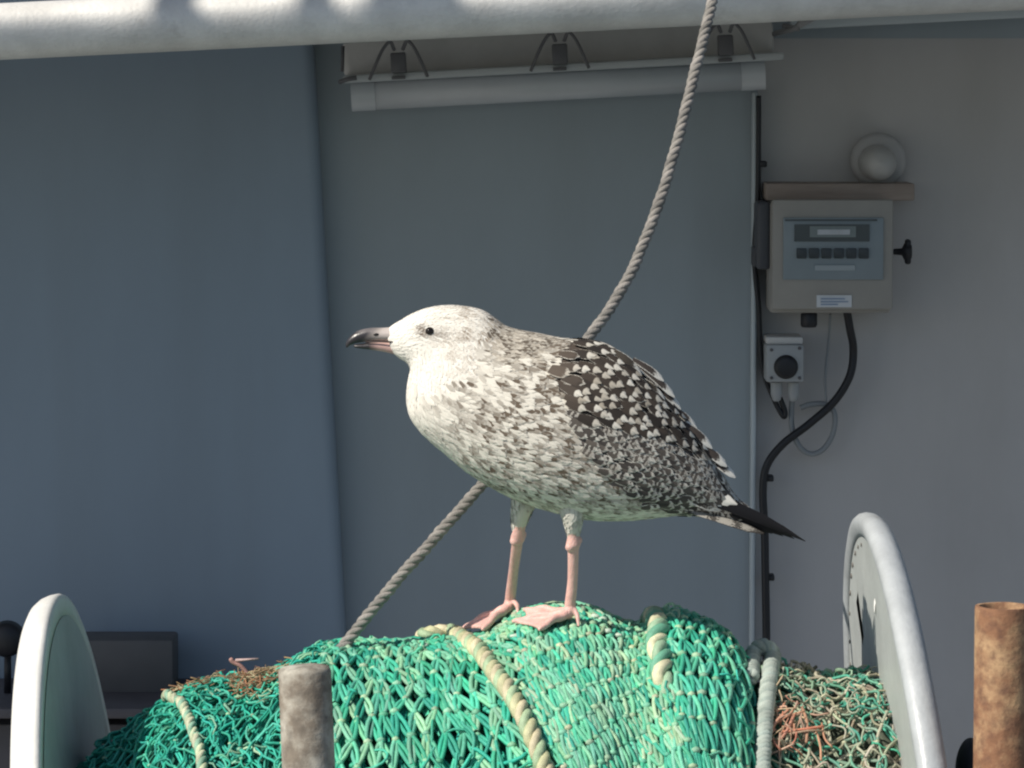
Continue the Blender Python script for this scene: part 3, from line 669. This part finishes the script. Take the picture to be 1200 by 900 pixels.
c_, s_ = np.cos(TH), np.sin(TH)
sq = lambda a, e: np.sign(a) * np.abs(a) ** e
bw = 1 + .10 * np.clip(-c_, -1, 1)[None, :] * np.ones((NS, 1))       # belly side fuller
GRID = cen[:, None] + c_[None, :, None] * hv[:, None] + (sq(s_, .92)[None, :] * wd[:, None] * bw)[..., None] * np.array([0, -1, 0])
TS = np.gradient(GRID, axis=0); TTh = (np.roll(GRID, -1, 1) - np.roll(GRID, 1, 1)) / 2
NR = np.cross(TTh, TS); NR /= np.linalg.norm(NR, axis=2)[..., None] + 1e-12
if ((GRID - cen[:, None]) * NR).sum() < 0: NR = -NR
LS = np.linalg.norm(TS, axis=2); LT = np.linalg.norm(TTh, axis=2)
def G(si, ti):
    si = np.clip(si, 0, NS - 1.001); i = si.astype(int); f = (si - i)[..., None]; ti = ti % NT; j = ti.astype(int) % NT; h = (ti - np.floor(ti))[..., None]; j2 = (j + 1) % NT; i2 = i + 1
    bl = lambda A: A[i, j] * (1 - f) * (1 - h) + A[i2, j] * f * (1 - h) + A[i, j2] * (1 - f) * h + A[i2, j2] * f * h
    return bl(GRID), bl(NR)

# body core: loft + thighs + legs + feet, remeshed to one continuous skin
mb = MB()
F = [(i * NT + j, i * NT + (j + 1) % NT, (i + 1) * NT + (j + 1) % NT, (i + 1) * NT + j) for i in range(NS - 1) for j in range(NT)]
F += [tuple(range(NT))[::-1], tuple(range((NS - 1) * NT, NS * NT))]
mb.add(GRID.reshape(-1, 3), F)
LEGS = []
def leg(hip, thigh, hock, shin, ankle, tips, heel, dY):
    tp = [hit(x, y, .0125)[0] for x, y in tips]; an = hit(*ankle, .014)[0]
    hp = px2(hip[0], hip[1], YG + dY * .8); th_ = px2(thigh[0], thigh[1], YG + dY); hk = px2(hock[0], hock[1], (YG + dY) * .75 + an.y * .25)
    sh = px2(shin[0], shin[1], hk.y * .4 + an.y * .6); hl = hit(*heel, .004)[0]
    k = kg
    pts = smoothpath([hp, th_, hk + (th_ - hk) * .35, hk, hk + (sh - hk) * .18, sh, an + Vector((0, 0, .012))], 8)
    rad_ = np.interp(np.linspace(0, 6, len(pts)), [0, 1, 2, 3, 4, 5, 6], np.array([24, 10.5, 6.6, 9.0, 6.8, 6.2, 6.8]) * k)
    mb.tube(pts, rad_, 14)
    mb.blob(hk, .0084 * k * 1000, sub=3, squash=(1.0, .85, 1.15)); mb.blob(hk + Vector((.005, 0, .004)), .0058 * k * 1000, sub=2); mb.blob(hk + Vector((-.004, -.002, -.004)), .0062 * k * 1000, sub=2)
    mb.blob(an + Vector((0, 0, .006)), .0082, sub=3)
    mb.tube([an + Vector((0, 0, .012)), an + Vector((.001, 0, .001))], .0052, 10)
    for i, t in enumerate(tp):
        d = t - an
        P = [an + d * u + Vector((0, 0, .004 * math.sin(u * math.pi))) + Vector((0, 0, .0012 * math.sin(u * 14))) for u in np.linspace(0, 1, 12)]
        mb.tube(P, np.interp(np.linspace(0, 1, 12), [0, .5, .92, 1], [.0064, .0048, .0038, .0022]), 10)
    mb.tube([an + Vector((.002, 0, .012)), (an + hl) / 2 + Vector((.004, 0, .006)), hl], [.004, .0032, .0018], 8)
    # web: slightly sagging sheet between the toes
    for a, b in ((0, 1), (1, 2)):
        n = 12; V = []
        for u in np.linspace(0.02, .97, n):
            for v_ in np.linspace(0, 1, n):
                e = an.lerp(tp[a].lerp(tp[b], v_), u * (1 - .13 * math.sin(v_ * math.pi) * u)) - Vector((0, 0, .0006 + .0015 * math.sin(v_ * math.pi)))
                V.append(e + Vector((0, -.0006, .0036)))
        m_ = len(V); V2 = V + [p - Vector((0, 0, .0044)) for p in V]; F = []
        for i in range(n - 1):
            for j in range(n - 1):
                q_ = (i * n + j, i * n + j + 1, (i + 1) * n + j + 1, (i + 1) * n + j); F.append(q_); F.append(tuple(x + m_ for x in q_[::-1]))
        for i in range(n - 1):
            for (p, q2) in ((i, i + 1), ((n - 1) * n + i, (n - 1) * n + i + 1), (i * n, (i + 1) * n), (i * n + n - 1, (i + 1) * n + n - 1)): F.append((p, q2, q2 + m_, p + m_))
        mb.add(V2, F)
    LEGS.append((an, th_, hk, hp))
leg((660, 560), (671, 604), (672, 637), (671, 680), (668, 733), [(613, 727), (600, 741), (631, 750)], (678, 738), -.030)
leg((625, 545), (614, 592), (607, 630), (602, 668), (598, 722), [(562, 735), (542, 745), (565, 751)], (607, 722), .022)
raw = mb.build('gull_raw', Mtw)
rm_ = raw.modifiers.new('r', 'REMESH'); rm_.mode = 'VOXEL'; rm_.voxel_size = .0013
sm_ = raw.modifiers.new('s', 'SMOOTH'); sm_.factor = .5; sm_.iterations = 3
dg = bpy.context.evaluated_depsgraph_get(); dg.update()
ev = raw.evaluated_get(dg); bme = bpy.data.meshes.new_from_object(ev)
bv = np.zeros(len(bme.vertices) * 3); bme.vertices.foreach_get('co', bv); bv = bv.reshape(-1, 3)
bfaces = [tuple(p.vertices) for p in bme.polygons]
bpy.data.objects.remove(raw)

def inpoly(x, y, poly):
    r_ = False; n = len(poly); j = n - 1
    for i in range(n):
        if (poly[i][1] > y) != (poly[j][1] > y) and x < (poly[j][0] - poly[i][0]) * (y - poly[i][1]) / (poly[j][1] - poly[i][1]) + poly[i][0]: r_ = not r_
        j = i
    return r_
SCAP = [(640, 428), (658, 400), (690, 392), (745, 415), (800, 480), (835, 530), (815, 530), (770, 505), (720, 492), (672, 478), (650, 455)]
WING = [(655, 468), (672, 478), (720, 492), (770, 505), (815, 530), (835, 530), (870, 580), (852, 602), (800, 602), (752, 590), (712, 560), (680, 520)]
HNECK = [(590, 350), (640, 385), (690, 395), (640, 405), (612, 425), (585, 425), (570, 405)]
WHITE = (.80, .775, .71)
def blend(a, b, t): return tuple(a[i] * (1 - t) + b[i] * t for i in range(3))
def region(px, py, th):
    """-> name, feather length, width, base colour, tip colour, tip fringe, side fringe, contrast"""
    if inpoly(px, py, SCAP): return 'scap'
    if inpoly(px, py, WING): return 'wing'
    if inpoly(px, py, HNECK): return 'hneck'
    if px < 560 and py < 470 - (px - 480) * .35: return 'head'
    if px < 592 and py < 402: return 'head'
    if px > 810 : return 'vent'
    return 'breast'

class FB:       # feather builder: many cambered blades in one mesh
    def __init__(s): s.V = []; s.A = []; s.B = []; s.P = []; s.UV = []; s.nf = 0; s.NU, s.NV = 5, 7
    def add(s, V, A, B, P):          # V (NV,NU,3)
        s.V.append(V.reshape(-1, 3)); n = s.NU * s.NV
        s.A.append(np.broadcast_to(A, (n, 3))); s.B.append(np.broadcast_to(B, (n, 3))); s.P.append(np.broadcast_to(P, (n, 3)))
        s.nf += 1
    def arrays(s):
        n = s.NU * s.NV; uu, vv = np.meshgrid(np.linspace(-1, 1, s.NU), np.linspace(0, 1, s.NV))
        uv = np.tile(np.stack([uu.ravel(), vv.ravel()], 1), (s.nf, 1))
        q = np.array([(i * s.NU + j, i * s.NU + j + 1, (i + 1) * s.NU + j + 1, (i + 1) * s.NU + j) for i in range(s.NV - 1) for j in range(s.NU - 1)])
        F = (q[None] + (np.arange(s.nf) * n)[:, None, None]).reshape(-1, 4)
        return np.concatenate(s.V), F, np.concatenate(s.A), np.concatenate(s.B), np.concatenate(s.P), uv
vN = np.linspace(0, 1, 7); uN = np.linspace(-1, 1, 5)
def wprof(v, tip=.45, p=.5):
    return np.where(v < 1 - tip, .6 + .4 * np.sin(v / (1 - tip) * math.pi / 2), np.clip(1 - ((v - (1 - tip)) / tip) ** 2, 0, 1) ** p)
WP = wprof(vN); WP[-1] = .12
def surf_feather(fb, si, ti, L, W, ang, lift, A, B, P, h0=.0006):
    i = int(min(si, NS - 2)); j = int(ti) % NT; ls = LS[i, j]; lt = LT[i, j]
    ca, sa = math.cos(ang), math.sin(ang)
    U, Vv = np.meshgrid(uN, vN); wv = (WP[:, None] * W / 2)
    along_ = Vv * L - .10 * L * U ** 2 * (Vv > .5) * (Vv - .5); side = U * wv
    ds = (along_ * ca - side * sa) / max(ls, 1e-5); dt = (along_ * sa + side * ca) / max(lt, 1.5e-4)
    P_, N_ = G(si + ds, ti + dt)
    hgt = h0 + lift * Vv ** 1.3 - .10 * W * U ** 2 * (.3 + .7 * Vv)
    fb.add(P_ + N_ * hgt[..., None], A, B, P)

def lattice(sizef, jitter=.25):
    """staggered rows over the whole body; sizef(si,ti)->(spacing along, spacing around) in metres"""
    out = []; occ = {}; cell = .004
    N = 110000
    cand = np.stack([rng.uniform(2, NS - 4, N), rng.uniform(0, NT, N)], 1)
    # area weighting
    A = (LS * LT); Am = A.max()
    for si, ti in cand:
        if rng.random() > A[int(si), int(ti) % NT] / Am * 1.6 + .02: continue
        p = GRID[int(si), int(ti) % NT]; r_ = sizef(si, ti, p); key = tuple((p / cell).astype(int)); ok = True; R_ = int(r_ / cell) + 1
        for a in range(-R_, R_ + 1):
            for b in range(-R_, R_ + 1):
                for c in range(-R_, R_ + 1):
                    for q in occ.get((key[0] + a, key[1] + b, key[2] + c), ()):
                        if (q[0] - p[0]) ** 2 + (q[1] - p[1]) ** 2 + (q[2] - p[2]) ** 2 < r_ * r_: ok = False; break
                    if not ok: break
                if not ok: break
            if not ok: break
        if ok: occ.setdefault(key, []).append(tuple(p)); out.append((si, ti))
    return out
body_f = FB(); wingn, wingf = FB(), FB()
def pixy(p): x, y = proj((p[0], YG, p[2])); return x, y
def sizef(si, ti, p):
    x, y = pixy(p); r_ = region(x, y, ti)
    return {'head': .0030, 'hneck': .0038, 'breast': .0040, 'scap': .012, 'wing': .012, 'vent': .0060}[r_]
pts = lattice(sizef)
pts.sort(key=lambda q: -q[0])
for si, ti in pts:
    p = GRID[int(si), int(ti) % NT]; x, y = pixy(p); rg = region(x, y, ti); rr_ = random.random
    if rg in ('hneck', 'head', 'breast'): rg = region(x + random.gauss(0, 7), y + random.gauss(0, 7), ti); rg = 'breast' if rg in ('scap', 'wing', 'vent') else rg
    if rg in ('scap', 'wing'): continue
    an_ = random.gauss(0, .22)
    mot = noise.noise(Vector(p) * 105 + Vector((3, 1, 7))) + .45 * noise.noise(Vector(p) * 230)      # mottling a centimetre across
    m_ = min(1, max(0, .46 + 1.9 * mot)) * (.75 + .4 * rr_())
    if rg == 'head':
        t = np.interp(x, [500, 545, 590], [.05, .6, .95]) * np.interp(y, [360, 400, 440], [1, .85, .4]); m2 = min(1, max(0, .5 + 1.6 * noise.noise(Vector((p[0] * 60, p[1] * 150, p[2] * 150)))))
        dk = blend(WHITE, (.27, .225, .18), min(1, (t * 1.35 + .12) * (.3 + .8 * m2) * (.6 + .7 * rr_())))
        sm = math.exp(-((x - 492) / 7) ** 2 - ((y - 385) / 4.5) ** 2) * 2.4 + math.exp(-((x - 512) / 20) ** 2 - ((y - 389) / 7) ** 2) * .8
        dk = blend(dk, (.17, .14, .115), min(1, sm)); surf_feather(body_f, si, ti, .0085, .0036, an_, .0004 + .0003 * rr_(), dk, blend(dk, (.76, .73, .67), .4), (.35, .3, 0), .0002)
    elif rg == 'hneck':
        dk = blend((.44, .40, .34), (.12, .10, .08), min(1, m_ * 1.25)); surf_feather(body_f, si, ti, .012, .0048, an_, .0004, dk, blend(dk, (.66, .62, .54), .55), (.22 + .2 * rr_(), .20, 0))
    elif rg == 'breast':
        t = np.interp(x, [478, 515, 560, 620], [.05, .45, .85, 1]) * np.interp(y, [395, 440, 560, 605], [.55, 1, .9, .62])
        if 590 < x < 670 and y < 500: t *= 1 + .5 * min(1, (x - 590) / 40)
        dk = blend(blend((.76, .73, .66), (.66, .63, .56), min(1, t)), (.125, .098, .074), min(1, t * m_ * 1.2))
        lt_ = blend(dk, (.70, .67, .60), .42)
        surf_feather(body_f, si, ti, .0135 + .002 * rr_(), .0054 + .0014 * rr_(), random.gauss(0, .25), .0004 + .0005 * rr_(), dk, lt_, (.10 + .28 * rr_(), .05 + .2 * rr_(), 0))
    else:
        mot = noise.noise(Vector(p) * 90); dk = blend((.66, .64, .58), (.13, .11, .09), min(1, max(0, .3 + 1.8 * mot)))
        surf_feather(body_f, si, ti, .020, .0085, an_ * .6, .0009, dk, blend(dk, (.72, .70, .64), .5), (.35, .1, 0))
# wing coverts and scapulars: staggered rows so that they read as ordered tracts
def tract(fbn, fbf, poly, dx, dy, L, W, lift, colf, seed, h0=.002, ang=.0):
    """rows laid in the side view: x along the body axis (sloping down 37 deg), mirrored to both wings"""
    sl = R(38); ex = np.array([math.cos(sl), math.sin(sl)]); ey = np.array([-math.sin(sl), math.cos(sl)])
    xs_ = []
    for a in range(-60, 60):
        for b in range(-60, 60):
            q = np.array([720, 500]) + ex * (a * dx + (b % 2) * dx * .5) + ey * b * dy + rng.normal(0, 1, 2) * .16 * dx
            if inpoly(q[0], q[1], poly): xs_.append(q)
    xs_.sort(key=lambda q: -(q @ ex))
    PX = np.array([[pixy(GRID[i, j]) for j in range(0, NT // 2 + 1, 2)] for i in range(0, NS, 3)])
    for q in xs_:
        d = ((PX - q) ** 2).sum(2); k = np.unravel_index(np.argmin(d), d.shape)
        if d[k] > 260: continue
        si = k[0] * 3; tj = k[1] * 2
        for sgn, fb in ((1, fbn), (-1, fbf)):
            A, B, P = colf(q); l_ = L * (1 + random.uniform(-.12, .12))
            ti = tj if sgn > 0 else -tj
            surf_feather(fb, si, ti, l_, W * (1 + random.uniform(-.1, .1)), sgn * ang + random.gauss(0, .09), lift * (1 + random.uniform(-.2, .6)), A, B, P, h0)
r2 = random.random
def c_scap(q):
    t = min(1, max(0, (q[0] - 640) / 35)); u = min(1, max(0, (500 - q[1]) / 60))
    A = blend((.13, .105, .085), blend((.030, .026, .024), (.060, .048, .040), r2()), min(1, t + .1)); B = blend((.70, .67, .60), (.38, .34, .28), r2() ** 1.3)
    return A, B, ((-.5, .10 * r2() - .02, 2) if r2() < .88 else (.05, .08, 0)) if t > .3 else (.2, .15, 0)
def c_wing(q):
    A = blend((.045, .041, .040), (.12, .105, .092), r2()); B = blend((.62, .60, .54), (.46, .43, .38), r2())
    return A, B, (.20 + .10 * r2(), .10 + .10 * r2(), .0 if r2() < .6 else .9)
tract(wingn, wingf, WING, 9.6, 6.6, .019, .0100, .0009, c_wing, 1, .0030)
tract(wingn, wingf, SCAP, 13.6, 8.6, .027, .0135, .0011, c_scap, 2, .0042)

# free feathers (tertials, primaries, tail): path of pixels with depth offset
def blade(fb, pts, W, A, B, P, tilt=0., camber=.12, wp=None):
    Q = [px2(x, y, YG + dy) for x, y, dy in pts]; Q = smoothpath(Q, 6); Pq, _ = resample(Q, 1e-9) if False else (np.array([tuple(q) for q in Q]), 0)
    d = np.r_[0, np.cumsum(np.linalg.norm(np.diff(Pq, axis=0), axis=1))]; t = vN * d[-1]
    C = np.stack([np.interp(t, d, Pq[:, k]) for k in range(3)], 1); T_ = np.gradient(C, axis=0); T_ /= np.linalg.norm(T_, axis=1)[:, None]
    nrm = np.array([0, -math.cos(tilt), math.sin(tilt)]); S_ = np.cross(T_, nrm); S_ /= np.linalg.norm(S_, axis=1)[:, None]
    wv = (WP if wp is None else wp)[:, None, None] * W / 2
    V = C[:, None] + S_[:, None] * uN[None, :, None] * wv - nrm[None, None] * (camber * W * uN[None, :, None] ** 2)
    fb.add(V, A, B, P)
PW = np.array([.8, 1, 1, .95, .8, .5, .05])
tail_f = FB()
for k in range(11):         # pale tail with dark marks
    f = (k - 5) / 5
    blade(tail_f, [(800, 590 + 4 * abs(f), f * .028), (850, 608, f * .026), (897 - 3 * abs(f), 624, f * .020)], .024, (.36, .34, .30), (.05, .045, .04), (.10, .0, 1.2), tilt=1.2 * (1 if f > -.01 else 1), camber=.06)
for sgn, fb in ((-1, wingn), (1, wingf)):
    for k in range(5):      # primaries: long near-black blades
        blade(fb, [(790 - 3 * k, 566 + 3 * k, sgn * (.036 - .003 * k)), (850 - 3 * k, 590 + 2 * k, sgn * (.028 - .004 * k)), (900 - 7 * k, 611 + 1 * k, sgn * (.014 - .001 * k)), (944 - 13 * k, 634 - 3 * k, sgn * .004)], .016, (.014, .014, .016), (.022, .021, .022), (.05, .05, 0), tilt=.35, wp=PW)
    for k in range(6):      # secondaries/tertial edge: dark, pale-fringed, stepping up the back
        x0, y0 = 760 - 6 * k, 548 - 14 * k
        blade(fb, [(x0, y0, sgn * (.052 - .003 * k)), (x0 + 45, y0 + 26, sgn * (.042 - .003 * k)), (x0 + 88 - k * 2, y0 + 50 - k, sgn * (.027 - .002 * k))], .024, (.055, .048, .042), (.66, .64, .58), (.10, .12, 0), tilt=.45)
    for (x, y, l_, w_) in ((838, 555, 34, .017), (826, 534, 32, .016), (842, 572, 26, .020), (800, 506, 30, .014), (772, 462, 26, .013), (744, 430, 24, .012)):
        blade(fb, [(x - l_, y - l_ * .8, sgn * .020), (x - l_ * .4, y - l_ * .35, sgn * .021), (x + 8, y + 9, sgn * .017)], w_, (.07, .06, .05), (.74, .72, .66), (.30, .10, 0), tilt=.6)
    for (x0, y0, x1, y1, w_) in ((752, 428, 789, 468, .012), (764, 445, 796, 482, .012), (800, 492, 833, 528, .013), (816, 516, 850, 549, .015), (826, 530, 860, 562, .014), (742, 418, 776, 449, .011), (782, 470, 815, 505, .012)):
        o_ = random.uniform(.004, .014)
        blade(fb, [(x0, y0 + 2, sgn * (o_ + .004)), ((x0 + x1) / 2 + 3, (y0 + y1) / 2 - 1, sgn * (o_ + .003)), (x1 + 2, y1 - 3, sgn * o_)], w_, (.06, .05, .045), (.74, .72, .66), (.26, .12, 0), tilt=.9)
    blade(fb, [(806, 560, sgn * .036), (835, 580, sgn * .031), (864, 591, sgn * .024)], .020, (.10, .09, .08), (.72, .70, .64), (.28, .22, 0), tilt=.4)
# fluffy leg feathering and wispy under-tail
for (an, tp, hk, hp) in LEGS:
    for _ in range(900):
        u = random.random() ** .9; a = random.uniform(0, 6.28)
        up_ = hk + Vector((0, 0, .011)); q_ = (1 - u) * 1.6; c0_ = (up_.lerp(tp, q_) if q_ < 1 else tp.lerp(hp, q_ - 1)) + Vector((0, 0, .009)); rr2 = .0078 + q_ * .0065
        p0_ = c0_ + Vector((math.cos(a) * rr2, math.sin(a) * rr2, 0)); dn = Vector((-math.cos(a) * .25, -math.sin(a) * .25, -1)).normalized()
        n_ = Vector((math.cos(a), math.sin(a), .2)).normalized(); sd_ = dn.cross(n_)
        L_ = random.uniform(.007, .017); p0_ += n_ * random.uniform(0, .0014)
        V = np.array([[tuple(p0_ + dn * (v * L_) + sd_ * (u_ * w0 * .003) + n_ * (.0006 + .001 * v)) for u_ in uN] for v, w0 in zip(vN, WP)])
        cc_ = blend((.62, .60, .54), (.26, .24, .20), random.random() ** 1.6); body_f.add(V, cc_, blend(cc_, (.66, .64, .58), .4), (.3, .1, 0))

# feather material
def feather_mat(name):
    m = bpy.data.materials.new(name); m.use_nodes = True; t = m.node_tree; n = t.nodes; l = t.links; b = n['Principled BSDF']
    b.inputs['Roughness'].default_value = .75; b.inputs['Specular IOR Level'].default_value = .15
    A = n.new('ShaderNodeAttribute'); A.attribute_name = 'ColA'; B = n.new('ShaderNodeAttribute'); B.attribute_name = 'ColB'; P = n.new('ShaderNodeAttribute'); P.attribute_name = 'Pat'
    uv = n.new('ShaderNodeAttribute'); uv.attribute_name = 'FUV'
    def math_(op, a, b_=None, c=None):
        q = n.new('ShaderNodeMath'); q.operation = op
        for k, v in enumerate((a, b_, c)):
            if v is None: continue
            if isinstance(v, (int, float)): q.inputs[k].default_value = v
            else: l.new(v, q.inputs[k])
        return q.outputs[0]
    sx = n.new('ShaderNodeSeparateXYZ'); l.new(uv.outputs['Vector'], sx.inputs[0]); sp_ = n.new('ShaderNodeSeparateColor'); l.new(P.outputs['Color'], sp_.inputs[0])
    tc = n.new('ShaderNodeTexCoord'); nz = n.new('ShaderNodeTexNoise'); nz.inputs['Scale'].default_value = 420; nz.inputs['Detail'].default_value = 3; l.new(tc.outputs['Object'], nz.inputs['Vector'])
    nn = math_('MULTIPLY', math_('SUBTRACT', nz.outputs['Fac'], .5), .32)
    au = math_('ABSOLUTE', sx.outputs[0])
    tipm = math_('ADD', math_('ADD', sx.outputs[1], sp_.outputs[0]), math_('MULTIPLY', math_('MULTIPLY', au, au), .12))       # >1 in fringe
    sidm = math_('ADD', au, sp_.outputs[1])
    mx = math_('ADD', math_('MAXIMUM', tipm, sidm), nn)
    f1 = n.new('ShaderNodeMapRange'); f1.interpolation_type = 'SMOOTHSTEP'; l.new(mx, f1.inputs[0]); f1.inputs[1].default_value = .92; f1.inputs[2].default_value = 1.06
    bar = math_('SINE', math_('MULTIPLY', math_('ADD', sx.outputs[1], nn), 21.0)); bar = math_('MULTIPLY', math_('GREATER_THAN', bar, .45), math_('MULTIPLY', sp_.outputs[2], .75))
    spot = math_('MULTIPLY', math_('SUBTRACT', sp_.outputs[2], 1.0), 1.0)
    ex_ = math_('POWER', math_('MULTIPLY', au, 1.12), 2.0); ey_ = math_('POWER', math_('ABSOLUTE', math_('MULTIPLY', math_('SUBTRACT', sx.outputs[1], .80), 5.5)), 2.0)
    dd = math_('ADD', math_('ADD', ex_, ey_), math_('MULTIPLY', nn, 2.0))
    sr = n.new('ShaderNodeMapRange'); sr.interpolation_type = 'SMOOTHSTEP'; l.new(dd, sr.inputs[0]); sr.inputs[1].default_value = 1.25; sr.inputs[2].default_value = .75
    spm = math_('MULTIPLY', sr.outputs[0], math_('GREATER_THAN', sp_.outputs[2], 1.5))
    bar = math_('MULTIPLY', bar, math_('LESS_THAN', sp_.outputs[2], 1.5))
    fac = math_('MAXIMUM', math_('MAXIMUM', f1.outputs[0], bar), spm)
    mix = n.new('ShaderNodeMix'); mix.data_type = 'RGBA'; l.new(fac, mix.inputs[0]); l.new(A.outputs['Color'], mix.inputs[6]); l.new(B.outputs['Color'], mix.inputs[7])
    l.new(mix.outputs[2], b.inputs['Base Color'])
    # barb lines
    wv = math_('SINE', math_('MULTIPLY', math_('ADD', sx.outputs[1], math_('MULTIPLY', au, -.5)), 70.0))
    bp = n.new('ShaderNodeBump'); bp.inputs['Strength'].default_value = .12; bp.inputs['Distance'].default_value = .0005; l.new(wv, bp.inputs['Height']); l.new(bp.outputs[0], b.inputs['Normal'])
    return m
Mfe = feather_mat('plumage')
Mleg = mat('leg_skin', (.76, .47, .42), .5, bump=.6, bscale=450, var=.22, vscale=110)
Mleg.node_tree.nodes['Principled BSDF'].inputs['Subsurface Weight'].default_value = .15
Mleg.node_tree.nodes['Principled BSDF'].inputs['Subsurface Scale'].default_value = .004
def fbuild(name, fb, parent=None, core=None):
    V, F, A, B, P, uv = fb.arrays()
    mi = np.zeros(len(F), int); faces = F.tolist()
    if core is not None:
        cv, cf, cA, cmi = core; faces = faces + [tuple(i + len(V) for i in f) for f in cf]
        V = np.concatenate([V, cv]); A = np.concatenate([A, cA]); B = np.concatenate([B, cA]); P = np.concatenate([P, np.zeros_like(cA)]); uv = np.concatenate([uv, np.zeros((len(cv), 2))]); mi = np.concatenate([mi, cmi])
    me = bpy.data.meshes.new(name); me.from_pydata(V.tolist(), [], faces)
    for nm, arr in (('ColA', A), ('ColB', B), ('Pat', P)):
        ca = me.color_attributes.new(nm, 'FLOAT_COLOR', 'POINT'); ca.data.foreach_set('color', np.concatenate([arr, np.ones((len(arr), 1))], 1).ravel())
    at_ = me.attributes.new('FUV', 'FLOAT_VECTOR', 'POINT'); at_.data.foreach_set('vector', np.concatenate([uv, np.zeros((len(uv), 1))], 1).ravel())
    me.materials.append(Mfe); me.materials.append(Mleg); me.polygons.foreach_set('material_index', mi.tolist())
    me.polygons.foreach_set('use_smooth', [True] * len(me.polygons)); me.update()
    o = bpy.data.objects.new(name, me); COL.objects.link(o)
    if parent: o.parent = parent
    return o
# core colours
cA = np.zeros((len(bv), 3)); legv = np.zeros(len(bv), bool)
zleg = px2(0, 622).z
for i, p in enumerate(bv):
    x, y = pixy(p)
    if p[2] < zleg and x < 700: legv[i] = True; cA[i] = (.6, .4, .35); continue
    rg = region(x, y, 0)
    cA[i] = {'head': (.76, .74, .68), 'hneck': (.42, .38, .33), 'breast': (.58, .55, .49), 'scap': (.08, .065, .055), 'wing': (.15, .13, .12), 'vent': (.60, .58, .52)}[rg]
cmi = np.array([1 if all(legv[v] for v in f) else 0 for f in bfaces])
gull = fbuild('seagull', body_f, core=(bv, bfaces, cA, cmi))
tag(gull, 'young mottled brown and white gull with pink webbed feet, standing on the green net', 'seagull')
fbuild('wing', wingn, gull); fbuild('wing', wingf, gull); fbuild('tail', tail_f, gull)

# bill
Mbill = mat('bill_horn', attr='Col', rough=.32, bump=.15, bscale=300)
mb = MB()
def loft(st, colf, nn=28):
    A = np.array(st, float); S = cr_interp(A, np.linspace(0, len(A) - 1, nn)); V = []; C = []; m = 20
    for a in S:
        t, b_ = px2(a[0], a[1]), px2(a[2], a[3]); c = (t + b_) / 2; h = (t - b_) / 2
        for j in range(m):
            th = 2 * math.pi * j / m; cc = math.cos(th)
            pnt = c + h * cc + Vector((0, -1, 0)) * (math.sin(th) * a[4] * kg * (1 - .35 * max(0, cc) ** 2)); V.append(tuple(pnt)); C.append(colf(*proj((pnt.x, YG, pnt.z))))
    F = [(i * m + j, i * m + (j + 1) % m, (i + 1) * m + (j + 1) % m, (i + 1) * m + j) for i in range(nn - 1) for j in range(m)] + [tuple(range(m))[::-1], tuple(range((nn - 1) * m, nn * m))]
    mb.add(V, F, np.array(C))
def bc(x, y):
    pk = (.50, .38, .34); dk = (.030, .028, .032); gy = (.48, .43, .40)
    t = min(1, max(0, (x - 428 + (y - 393) * .8) / 16)); c = blend(dk, pk if y > 398 else gy, t)
    if y > 403 and x > 436: c = blend(c, (.50, .34, .30), .7)
    if y < 389 and x < 440: c = blend(c, (.22, .20, .20), .6)
    return c
loft([(470, 383, 476, 398, 9), (458, 383.5, 466, 400.5, 9.2), (448, 384, 452, 399.5, 8), (437, 384, 440, 399, 6.8), (426, 385.5, 428, 400.5, 6), (416, 389.5, 418, 402, 5), (409.5, 395, 411, 404.5, 3.6), (406, 400, 407.5, 407, 2.2), (405, 404.5, 405.6, 407.5, 1)], bc)
def bc2(x, y):
    t = min(1, max(0, (x - 432) / 12)); return blend((.035, .032, .035), (.48, .32, .29), t)
loft([(476, 398, 474, 418, 8), (462, 399.5, 463, 415.5, 8), (450, 399, 451, 412.5, 6.6), (438, 399, 439, 410.6, 5.8), (428, 402, 427, 409.2, 4.6), (420, 403, 419, 408, 3.2), (415, 404, 414.5, 406.6, 1.5)], bc2)
# nostril
p = px2(441, 392, YG - .0072); mb.blob(p, .0024, (.015, .012, .012), sub=2, squash=(1.6, .3, .7))
mb.build('bill', Mbill, gull)
mb = MB(); mb.tube([px2(428, 400.8, YG - .0058), px2(445, 400.2, YG - .0085), px2(462, 400.8, YG - .0118), px2(473, 402, YG - .0150)], [.0007, .0010, .0011, .0006], 6, (.02, .012, .012)); mb.build('gape', mat('gape_dark', (.03, .02, .02), .7), gull)
# eyes with a dusky surround
Meye = mat('eye_dark', (.012, .008, .006), .06)
for sgn in (-1, 1):
    d2 = ((np.array([[pixy(GRID[i, j]) for j in range(0, NT // 2)] for i in range(0, 200)]) - np.array([504, 386])) ** 2).sum(2); k = np.unravel_index(np.argmin(d2), d2.shape)
    p = Vector(GRID[k[0], k[1]]); n_ = Vector(NR[k[0], k[1]])
    if sgn > 0: p.y = 2 * YG - p.y; n_.y = -n_.y
    mb = MB(); mb.blob(p + n_ * .0008 - n_ * .0022, .0056, sub=3, squash=(1, 1, .92)); e = mb.build('eye', Meye, gull)
print('gull feathers', body_f.nf, wingn.nf, 'Y', YG)
